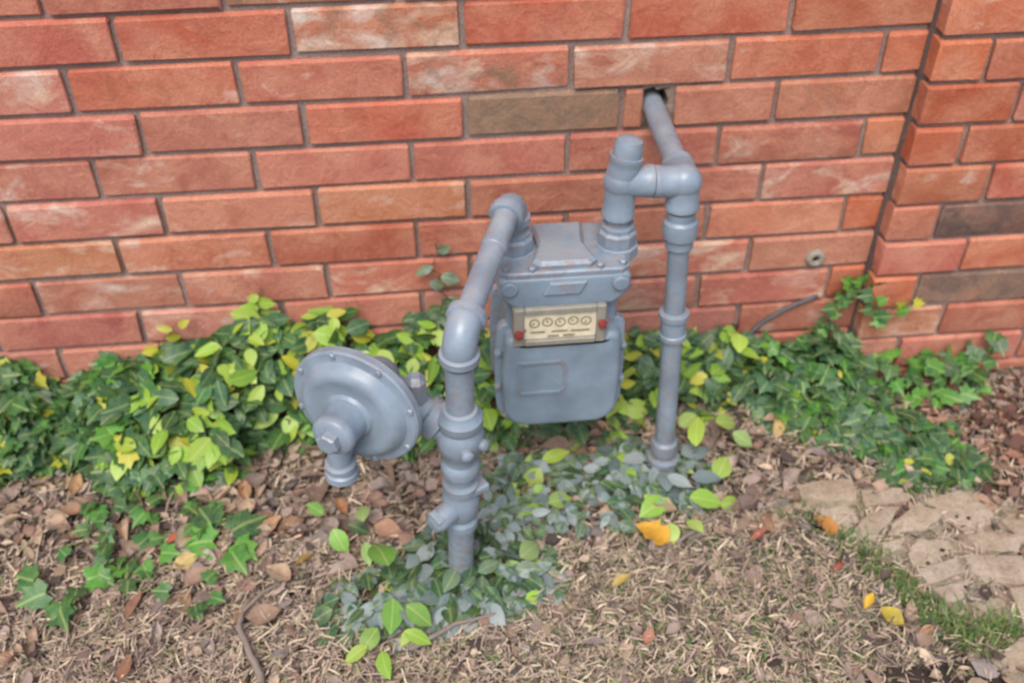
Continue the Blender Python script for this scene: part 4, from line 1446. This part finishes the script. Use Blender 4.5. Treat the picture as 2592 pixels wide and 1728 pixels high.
for i, poly in enumerate(STONES):
    rr = random.Random(i + 40)
    cx = sum(p[0] for p in poly) / len(poly)
    cy = sum(p[1] for p in poly) / len(poly)
    # densify outline with irregularity
    pts = []
    for a, b in zip(poly, poly[1:] + poly[:1]):
        for k in range(3):
            t = k / 3
            pts.append((a[0] + (b[0] - a[0]) * t + rr.uniform(-.003, .003), a[1] + (b[1] - a[1]) * t + rr.uniform(-.003, .003)))
    zt = gz(cx, cy) + 0.0205 + rr.uniform(-0.004, 0.006)
    tx, ty = rr.uniform(-.05, .05), rr.uniform(-.05, .05)
    mb = MB()
    vs = []
    for (s, z) in ((1.10, -0.035), (1.055, -0.005), (1.02, -0.0008), (0.55, 0.001)):
        for (x, y) in pts:
            X, Y = cx + (x - cx) * s, cy + (y - cy) * s
            vs.append((X, Y, zt + z + tx * (X - cx) + ty * (Y - cy) + (0.0028 * noise.noise(Vector((X * 60, Y * 60, i))) if s < 1.01 else 0)))
    n = len(pts)
    fs = [(q * n + j, q * n + (j + 1) % n, (q + 1) * n + (j + 1) % n, (q + 1) * n + j) for q in range(3) for j in range(n)]
    vs.append((cx, cy, zt + 0.0015 * rr.uniform(-1, 1)))
    fs += [(3 * n + j, 3 * n + (j + 1) % n, 4 * n) for j in range(n)]
    mb.add(vs, fs)
    o = mb.build('stone', M_STONE, edging, smooth=50)
    o.color = tuple(1.1 * (0.35 * q + 0.65 * w_) for q, w_ in zip(lin(*SCOL[i]), lin(174, 165, 150))) + (1,)


bed = [(1.165, -0.338), (1.22, -0.318), (1.30, -0.325), (1.40, -0.350), (1.475, -0.350), (1.62, -0.42), (1.70, -0.50), (1.70, -0.70), (1.50, -0.77), (1.385, -0.735), (1.375, -0.68), (1.355, -0.62), (1.325, -0.585), (1.310, -0.51), (1.265, -0.475), (1.215, -0.425)]
bp = []
for (a, b) in zip(bed, bed[1:] + bed[:1]):
    for k in range(8):
        t = k / 8
        x, y = a[0] + (b[0] - a[0]) * t, a[1] + (b[1] - a[1]) * t
        bp.append((x + 0.006 * noise.noise(Vector((x * 40, y * 40, 4))), y + 0.006 * noise.noise(Vector((x * 40, y * 40, 9)))))
bcx, bcy = 1.42, -0.52
vs, fs = [], []
rings = (1.03, 1.0, 0.85, 0.7, 0.5, 0.3, 0.12)
for s_ in rings:
    for (x, y) in bp:
        X, Y = bcx + (x - bcx) * s_, bcy + (y - bcy) * s_
        vs.append((X, Y, gz(X, Y) + (-0.02 if s_ > 1.01 else 0.0125) + 0.004 * noise.noise(Vector((X * 45, Y * 45, 2)))))
n = len(bp)
fs = [(q * n + j, q * n + (j + 1) % n, (q + 1) * n + (j + 1) % n, (q + 1) * n + j) for q in range(len(rings) - 1) for j in range(n)]
fs.append(tuple(range((len(rings) - 1) * n, len(rings) * n)))
o = MB().add(vs, fs).build('mortar_bed', M_STONE, edging, smooth=60)
o.color = lin(156, 146, 130) + (1,)


# ------------------------------------------------------------------ ground cover: litter, straw, grass
def in_stone(x, y):
    for poly in STONES:
        c = False
        j = len(poly) - 1
        for i in range(len(poly)):
            if (poly[i][1] > y) != (poly[j][1] > y) and x < (poly[j][0] - poly[i][0]) * (y - poly[i][1]) / (poly[j][1] - poly[i][1]) + poly[i][0]:
                c = not c
            j = i
        if c:
            return True
    return False


def under(x, y):
    return ((x - 0.60) / 0.13) ** 2 + ((y + 0.455) / 0.09) ** 2 < 1 or ((x - 0.49) / 0.09) ** 2 + ((y + 0.50) / 0.05) ** 2 < 1 or ((x - 0.955) / 0.08) ** 2 + ((y + 0.285) / 0.08) ** 2 < 1


def tint_mesh(name, vs, fs, cols, mat, label=None):
    me = bpy.data.meshes.new(name)
    me.from_pydata(vs, [], fs)
    ca = me.attributes.new('tint', 'FLOAT_COLOR', 'POINT')
    ca.data.foreach_set('color', np.array(cols, dtype=np.float32).ravel())
    me.shade_smooth()
    me.materials.append(mat)
    o = link(bpy.data.objects.new(name, me))
    o['kind'] = 'stuff'
    return o


def straw(n):
    vs, fs, cols = [], [], []
    pal = [lin(*c) for c in ((195, 178, 154), (183, 164, 142), (170, 153, 136), (158, 141, 127), (132, 117, 107), (95, 85, 80), (209, 194, 168), (173, 153, 141), (72, 65, 61), (138, 137, 103), (112, 123, 83))]
    wts = np.array([12, 14, 14, 12, 12, 10, 6, 8, 6, 5, 3], float)
    wts /= wts.sum()
    made = 0
    while made < n:
        x, y = random.uniform(-0.75, 1.75), random.uniform(-1.12, -0.05)
        # thick thatch towards the camera, thin under the plants
        dens = 1.0 if y < -0.36 else 0.45
        if x > 1.47:
            dens *= 0.5
        if y < -0.69 and x > 1.2:
            dens *= 0.15
        if random.random() > dens:
            continue
        if in_stone(x, y) and random.random() > 0.03:
            continue
        if under(x, y) and random.random() > 0.2:
            continue
        made += 1
        L = random.uniform(0.007, 0.032) * (1.5 if random.random() < .08 else 1)
        w = random.uniform(0.0005, 0.0016)
        az = random.gauss(0.6, 0.9) if random.random() < .55 else random.uniform(0, 6.28)
        el = random.gauss(0.05, 0.16)
        lift = random.random() ** 2 * 0.020 + 0.003
        d = Vector((math.cos(az) * math.cos(el), math.sin(az) * math.cos(el), math.sin(el)))
        s = Vector((-math.sin(az), math.cos(az), random.uniform(-.5, .5))).normalized()
        bend = random.gauss(0, 0.12)
        z = gz(x, y) + lift
        c = pal[int(rng.choice(len(pal), p=wts))]
        j = random.uniform(0.85, 1.5)
        b = len(vs)
        for k, t in enumerate((-0.5, 0.0, 0.5)):
            q = Vector((x, y, z)) + d * (L * t) + s * (bend * L * (0.25 - t * t)) + Vector((0, 0, 0.08 * L * (0.25 - t * t)))
            ww = w * (1.0 if k == 1 else 0.6)
            up_ = Vector((0, 0, w * 0.35))
            vs += [tuple(q - s * ww), tuple(q + up_), tuple(q + s * ww)]
            cols += [(c[0] * j, c[1] * j, c[2] * j, 1)] * 3
        for k in (0, 3):
            fs += [(b + k, b + k + 1, b + k + 4, b + k + 3), (b + k + 1, b + k + 2, b + k + 5, b + k + 4)]
    return tint_mesh('dry_grass', vs, fs, cols, M_TINT)


def litter(n):
    vs, fs, cols = [], [], []
    pal = [lin(*c) for c in ((141, 120, 104), (156, 134, 114), (115, 98, 88), (173, 152, 131), (96, 82, 75), (149, 132, 122), (133, 124, 120), (185, 165, 143), (138, 111, 98), (79, 70, 66), (162, 144, 132))]
    made = 0
    while made < n:
        x, y = random.uniform(-0.75, 2.2), random.uniform(-1.0, -0.02)
        dens = 1.0 if y > -0.42 else 0.30
        if x > 1.45 and y > -0.6:
            dens = 1.0
        if random.random() > dens or (in_stone(x, y) and random.random() > 0.03):
            continue
        if x > 1.385 and y > -0.07:
            continue
        if under(x, y) and random.random() > 0.25:
            continue
        made += 1
        L = random.uniform(0.007, 0.034) * (1.0 if random.random() < .85 else 1.35)
        w = L * random.uniform(0.16, 0.46)
        az = random.uniform(0, 6.28)
        tip = Vector((math.cos(az), math.sin(az), random.gauss(0, 0.22))).normalized()
        nr = Vector((random.gauss(0, .4), random.gauss(0, .4), 1))
        nr = (nr - tip * nr.dot(tip)).normalized()
        sd_ = tip.cross(nr)
        z = gz(x, y) + 0.004 + random.random() ** 1.5 * 0.020
        p = Vector((x, y, z))
        curl = random.uniform(-.5, .9)
        c = random.choice(pal)
        if x > 1.47:
            c = random.choice([lin(140, 100, 84), lin(158, 120, 102), lin(116, 80, 68), lin(158, 130, 110), lin(92, 66, 58), c])
        j = random.uniform(0.8, 1.25)
        b = len(vs)
        for t, ww in ((0, .15), (0.3, 0.9), (0.65, 0.85), (1.0, 0.08)):
            for s in (-1, 0, 1):
                q = p + tip * (L * (t - .5)) + sd_ * (s * w * ww * random.uniform(.75, 1.2)) + nr * (curl * w * (abs(s) * 0.8) - 0.35 * curl * L * (t - .5) ** 2)
                q.z = max(q.z, gz(q.x, q.y) + 0.001)
                vs.append(tuple(q))
                cols.append((c[0] * j, c[1] * j, c[2] * j, 1))
        for i in range(3):
            for s in (0, 1):
                a = b + i * 3 + s
                fs.append((a, a + 1, a + 4, a + 3))
    return tint_mesh('leaf_litter', vs, fs, cols, M_TINT)


def big_litter():
    vs, fs, cols = [], [], []
    pal = [lin(*c) for c in ((173, 148, 125), (154, 130, 112), (185, 161, 136), (133, 112, 99), (149, 136, 128), (162, 127, 104), (120, 104, 96), (170, 154, 144))]
    for _ in range(230):
        x, y = random.uniform(-0.4, 0.62), random.uniform(-0.56, -0.10)
        if random.random() < .25:
            x, y = random.uniform(0.6, 1.2), random.uniform(-0.42, -0.15)
        if under(x, y):
            continue
        L = random.uniform(0.030, 0.062)
        w = L * random.uniform(0.18, 0.34)
        az = random.uniform(0, 6.28)
        tip = Vector((math.cos(az), math.sin(az), random.gauss(0, 0.18))).normalized()
        nr = Vector((random.gauss(0, .35), random.gauss(0, .35), 1))
        nr = (nr - tip * nr.dot(tip)).normalized()
        sd_ = tip.cross(nr)
        p = Vector((x, y, gz(x, y) + 0.008 + random.random() * 0.016))
        curl, roll = random.uniform(.2, 1.3), random.uniform(-.8, .8)
        c = random.choice(pal)
        j = random.uniform(0.8, 1.2)
        b = len(vs)
        for t, ww in ((0, .06), (.14, .5), (0.32, 0.95), (0.55, 1.0), (.78, .62), (1.0, 0.04)):
            for q_ in (-1, -.5, 0, .5, 1):
                q = p + tip * (L * (t - .5)) + sd_ * (q_ * w * ww * random.uniform(.85, 1.12)) + nr * (curl * w * q_ * q_ * ww - roll * L * (t - .5) ** 2) + sd_ * (0.12 * L * t * t)
                q.z = max(q.z, gz(q.x, q.y) + 0.002)
                vs.append(tuple(q))
                cols.append((c[0] * j, c[1] * j, c[2] * j, 1))
        for i in range(5):
            for s in range(4):
                a = b + i * 5 + s
                fs.append((a, a + 1, a + 6, a + 5))
    return tint_mesh('dead_leaves', vs, fs, cols, M_TINT)


def grass():
    vs, fs, cols = [], [], []
    pal = [lin(*c) for c in ((88, 128, 58), (106, 140, 70), (78, 116, 56), (126, 142, 82), (70, 116, 64), (140, 138, 94))]
    path = [(1.17, -0.365), (1.205, -0.43), (1.26, -0.475), (1.295, -0.54), (1.315, -0.60), (1.37, -0.655), (1.44, -0.64)]
    spots = []
    for _ in range(190):
        k = min(int(random.random() ** 0.7 * (len(path) - 1)), len(path) - 2)
        t = random.random()
        spots.append((path[k][0] * (1 - t) + path[k + 1][0] * t + random.gauss(-.008, .014), path[k][1] * (1 - t) + path[k + 1][1] * t + random.gauss(0, .014), random.randint(5, 12), 0.8))
    for _ in range(45):
        spots.append((random.uniform(1.32, 1.42), random.uniform(-0.67, -0.61), random.randint(6, 12), 0.9))
    for _ in range(110):          # thin green in the straw
        spots.append((random.gauss(1.05, .16), random.gauss(-0.50, .11), random.randint(3, 7), 0.6))
    for _ in range(560):          # mossy green haze of short blades in the right foreground
        spots.append((random.gauss(1.02, .22), random.gauss(-0.57, .10), random.randint(4, 9), 0.46))
    for _ in range(40):
        spots.append((random.uniform(0.5, 1.25), random.uniform(-0.85, -0.55), random.randint(2, 6), 0.6))
    for _ in range(20):
        spots.append((1.30 + random.gauss(0, .012), -0.385 + random.gauss(0, .008), 6, .6))
    for (cx, cy, n, s) in spots:
        for _ in range(n):
            x, y = cx + random.gauss(0, .008), cy + random.gauss(0, .008)
            L = random.uniform(0.02, 0.055) * s
            az = random.uniform(0, 6.28)
            lean = random.uniform(0.25, 1.1)
            d = Vector((math.cos(az), math.sin(az), 0))
            sdv = Vector((-math.sin(az), math.cos(az), 0))
            w = random.uniform(0.0010, 0.0022)
            c = random.choice(pal)
            j = random.uniform(.8, 1.2)
            b = len(vs)
            z0 = gz(x, y)
            for t in (0, 0.35, 0.7, 1.0):
                q = Vector((x, y, z0 + L * t * (1 - 0.35 * lean * t))) + d * (L * lean * t * t * 0.8)
                ww = w * (1 - t ** 2 * .95)
                vs += [tuple(q - sdv * ww), tuple(q + sdv * ww)]
                cols += [(c[0] * j, c[1] * j, c[2] * j, 1)] * 2
            for k in range(3):
                fs.append((b + 2 * k, b + 2 * k + 1, b + 2 * k + 3, b + 2 * k + 2))
    return tint_mesh('grass', vs, fs, cols, M_GRASS)


def crumbs():
    """clods and bark bits on the dark soil and between the stones"""
    vs, fs, cols = [], [], []
    for _ in range(900):
        if random.random() < 0.6:
            x, y = random.uniform(1.15, 1.9), random.uniform(-0.95, -0.66)
        else:
            x, y = random.uniform(1.18, 1.6), random.uniform(-0.72, -0.32)
        if in_stone(x, y) and random.random() > .2:
            continue
        z = gz(x, y) + 0.008
        if in_stone(x, y):
            z += 0.012
        r = random.uniform(0.002, 0.007)
        c = random.choice([lin(60, 50, 46), lin(84, 70, 60), lin(140, 122, 104), lin(110, 92, 78)])
        b = len(vs)
        for d in ((1, 0, 0), (-1, 0, 0), (0, 1, 0), (0, -1, 0), (0, 0, 1), (0, 0, -1)):
            q = Vector((x, y, z)) + Vector(d) * r * random.uniform(.6, 1.3)
            vs.append(tuple(q))
            cols.append((*c, 1))
        for f in ((0, 2, 4), (2, 1, 4), (1, 3, 4), (3, 0, 4), (2, 0, 5), (1, 2, 5), (3, 1, 5), (0, 3, 5)):
            fs.append(tuple(i + b for i in f))
    return tint_mesh('soil_crumbs', vs, fs, cols, M_TINT)


straw(105000)
litter(9000)
big_litter()
grass()
crumbs()


# ------------------------------------------------------------------ single fallen leaves and twigs
def fallen(name, x, y, size, az, color, label, width=0.42, curl=0.5, z=0.022, tilt=0.1, lobed=False, roll=0.0):
    rr = random.Random(label)
    mb = MB()
    size *= 0.88
    tip = Vector((math.cos(az), math.sin(az), tilt)).normalized()
    nr = Vector((rr.gauss(0, .25), -0.25 + rr.gauss(0, .2), 1))
    nr = (nr - tip * nr.dot(tip)).normalized()
    sd_ = tip.cross(nr)
    p = Vector((x, y, gz(x, y) + z))
    vs, fs = [], []
    prof = [(0, .06), (.12, .45), (.3, .9), (.5, 1.0), (.7, .8), (.88, .4), (1, .03)]
    if lobed:
        prof = [(0, .08), (.1, .7), (.25, 1.0), (.38, .7), (.55, 1.05), (.7, .6), (.86, .45), (1, .03)]
    for top_ in (0.0004, -0.0004):
        for t, w in prof:
            for s in (-1, -0.5, 0, 0.5, 1):
                ed = rr.uniform(.9, 1.1) if top_ > 0 else 1.0
                q = p + tip * (size * (t - .5)) + sd_ * (s * w * width * size * 0.5 * ed) + nr * (curl * size * 0.3 * s * s * w + roll * size * (t - .5) ** 2 * 0.8 + top_)
                vs.append(q)
    n = len(prof)
    for i in range(n - 1):
        for s in range(4):
            a = i * 5 + s
            fs.append((a, a + 1, a + 6, a + 5))
    vs = vs[:n * 5]
    # short stalk
    mb.add(vs, fs)
    mb.tube([p - tip * size * 0.5, p - tip * size * 0.68 + nr * size * .04], size * 0.012, 5)
    loc = Vector((x, y, gz(x, y)))
    mb.v = [tuple(Vector(q) - loc) for q in mb.v]
    o = mb.build(name, M_TINTO, None, smooth=70)
    o.location = loc
    o.color = tuple(0.74 * q + 0.26 * w_ for q, w_ in zip(lin(*color), lin(136, 112, 84))) + (1,)
    tag(o, label, 'leaf', 'fallen leaves')
    return o


FL = [
    (0.910, -0.418, 0.068, 2.5, (222, 168, 40), 'large bright yellow fallen leaf below the right creeper clump', .85, .35, True),
    (0.948, -0.410, 0.036, 1.0, (176, 110, 50), 'small orange-brown leaf just right of the large yellow leaf', .5, .3, False),
    (1.195, -0.188, 0.052, 1.2, (214, 186, 120), 'pale cream-yellow leaf upright near the ivy band', .5, .5, False),
    (1.208, -0.420, 0.054, 2.2, (196, 132, 56), 'orange-tan leaf lying at the left side of the stone edging', .7, .4, True),
    (1.225, -0.576, 0.040, 0.8, (222, 186, 50), 'slim yellow leaf, left of the two yellow leaves in the lower right', .42, .4, False),
    (1.250, -0.607, 0.046, 2.3, (186, 168, 46), 'olive-yellow leaf, right of the two yellow leaves in the lower right', .7, .3, False),
    (1.089, -0.428, 0.042, 0.5, (168, 92, 82), 'pinkish red leaf in the grass left of the orange-tan leaf', .34, .4, False),
    (1.200, -0.506, 0.034, 0.6, (150, 74, 64), 'small dark red leaf between the edging and the straw', .36, .4, False),
    (0.865, -0.606, 0.034, 1.0, (178, 124, 104), 'salmon leaf low in the straw, centre right', .6, .3, False),
    (0.073, -0.468, 0.060, 1.2, (140, 102, 84), 'long brown leaf lying in the straw at lower left', .36, .5, False),
    (0.140, -0.386, 0.050, 0.4, (200, 180, 116), 'broad cream leaf among the seedlings at left', .7, .3, False),
    (0.113, -0.331, 0.034, 0.8, (196, 98, 70), 'small orange-red leaf above the cream leaf', .4, .3, False),
    (-0.077, -0.198, 0.056, 1.5, (188, 150, 110), 'tan leaf at the foot of the dark ivy, far left', .45, .6, False),
    (0.223, -0.245, 0.060, 1.8, (184, 142, 106), 'curled tan leaf left of the regulator vent', .42, .8, False),
    (0.274, -0.333, 0.058, 0.9, (196, 154, 118), 'pale tan curled leaf below the regulator', .45, .7, False),
    (0.082, -0.585, 0.050, 1.3, (146, 102, 80), 'rusty brown leaf at the bottom edge, lower left', .45, .5, False),
    (0.334, -0.403, 0.042, 0.6, (140, 118, 44), 'dull olive leaf left of the painted creeper clump', .4, .3, False),
    (1.291, -0.640, 0.040, 0.5, (184, 138, 112), 'salmon leaf beside the green grass near the dark soil', .5, .4, False),
    (0.843, -0.499, 0.044, 0.5, (190, 170, 90), 'faded yellow leaf lying flat in the straw, centre', .4, .3, False),
    (0.62, -0.345, 0.050, 0.3, (168, 112, 76), 'russet leaf behind the front riser', .5, .6, False),
    (0.39, -0.29, 0.048, 2.0, (172, 120, 84), 'russet curled leaf right under the regulator', .5, .7, False),
]
for (x, y, s, az, c, lab, w, cu, lo) in FL:
    fallen('fallen_leaf', x, y, s, az, c, lab, w, cu, z=0.036 if 'large bright' in lab else 0.022, lobed=lo, roll=random.uniform(-.3, .6), tilt=0.5 if 'upright' in lab else 0.1)


def twig(pts, r, label, mat=M_TWIG, extra=None):
    P = [(x, y, gz(x, y) + 0.024 + dz) for x, y, dz in pts]
    loc = Vector(P[0])
    path = [q - loc for q in runner(P, 5, 0.0016)]
    mb = MB().tube(path, [r * (1 - 0.5 * i / (len(path) - 1)) * random.uniform(.9, 1.1) for i in range(len(path))], 8)
    if extra:
        e = [Vector((x, y, gz(x, y) + 0.024 + dz)) - loc for x, y, dz in extra]
        mb.tube(e, [r * .6, r * .45, r * .3][:len(e)], 6)
    o = mb.build('twig', mat, None, smooth=60)
    o.location = loc
    tag(o, label, 'twig', 'twigs on the ground')
    return o


twig([(0.285, -0.625, .0), (0.262, -0.572, .004), (0.243, -0.529, .008), (0.252, -0.480, .004)], 0.0066, 'bent grey twig at the bottom edge, left of centre', extra=[(0.247, -0.505, .008), (0.275, -0.475, .010), (0.30, -0.458, .006)])
twig([(0.505, -0.590, .0), (0.571, -0.558, .006), (0.640, -0.543, .003)], 0.0042, 'brown twig lying just below the painted creeper clump')
twig([(0.946, -0.435, .0), (0.997, -0.401, .006), (1.053, -0.369, .004), (1.10, -0.335, 0)], 0.0030, 'long thin grey twig right of the large yellow leaf')
twig([(1.12, -0.345, .0), (1.15, -0.325, .005), (1.18, -0.300, .004)], 0.0030, 'short grey twig at the upper end of the stone edging')
twig([(0.62, -0.42, .0), (0.70, -0.375, .006), (0.80, -0.335, .004)], 0.0022, 'slender pale twig under the front of the meter')
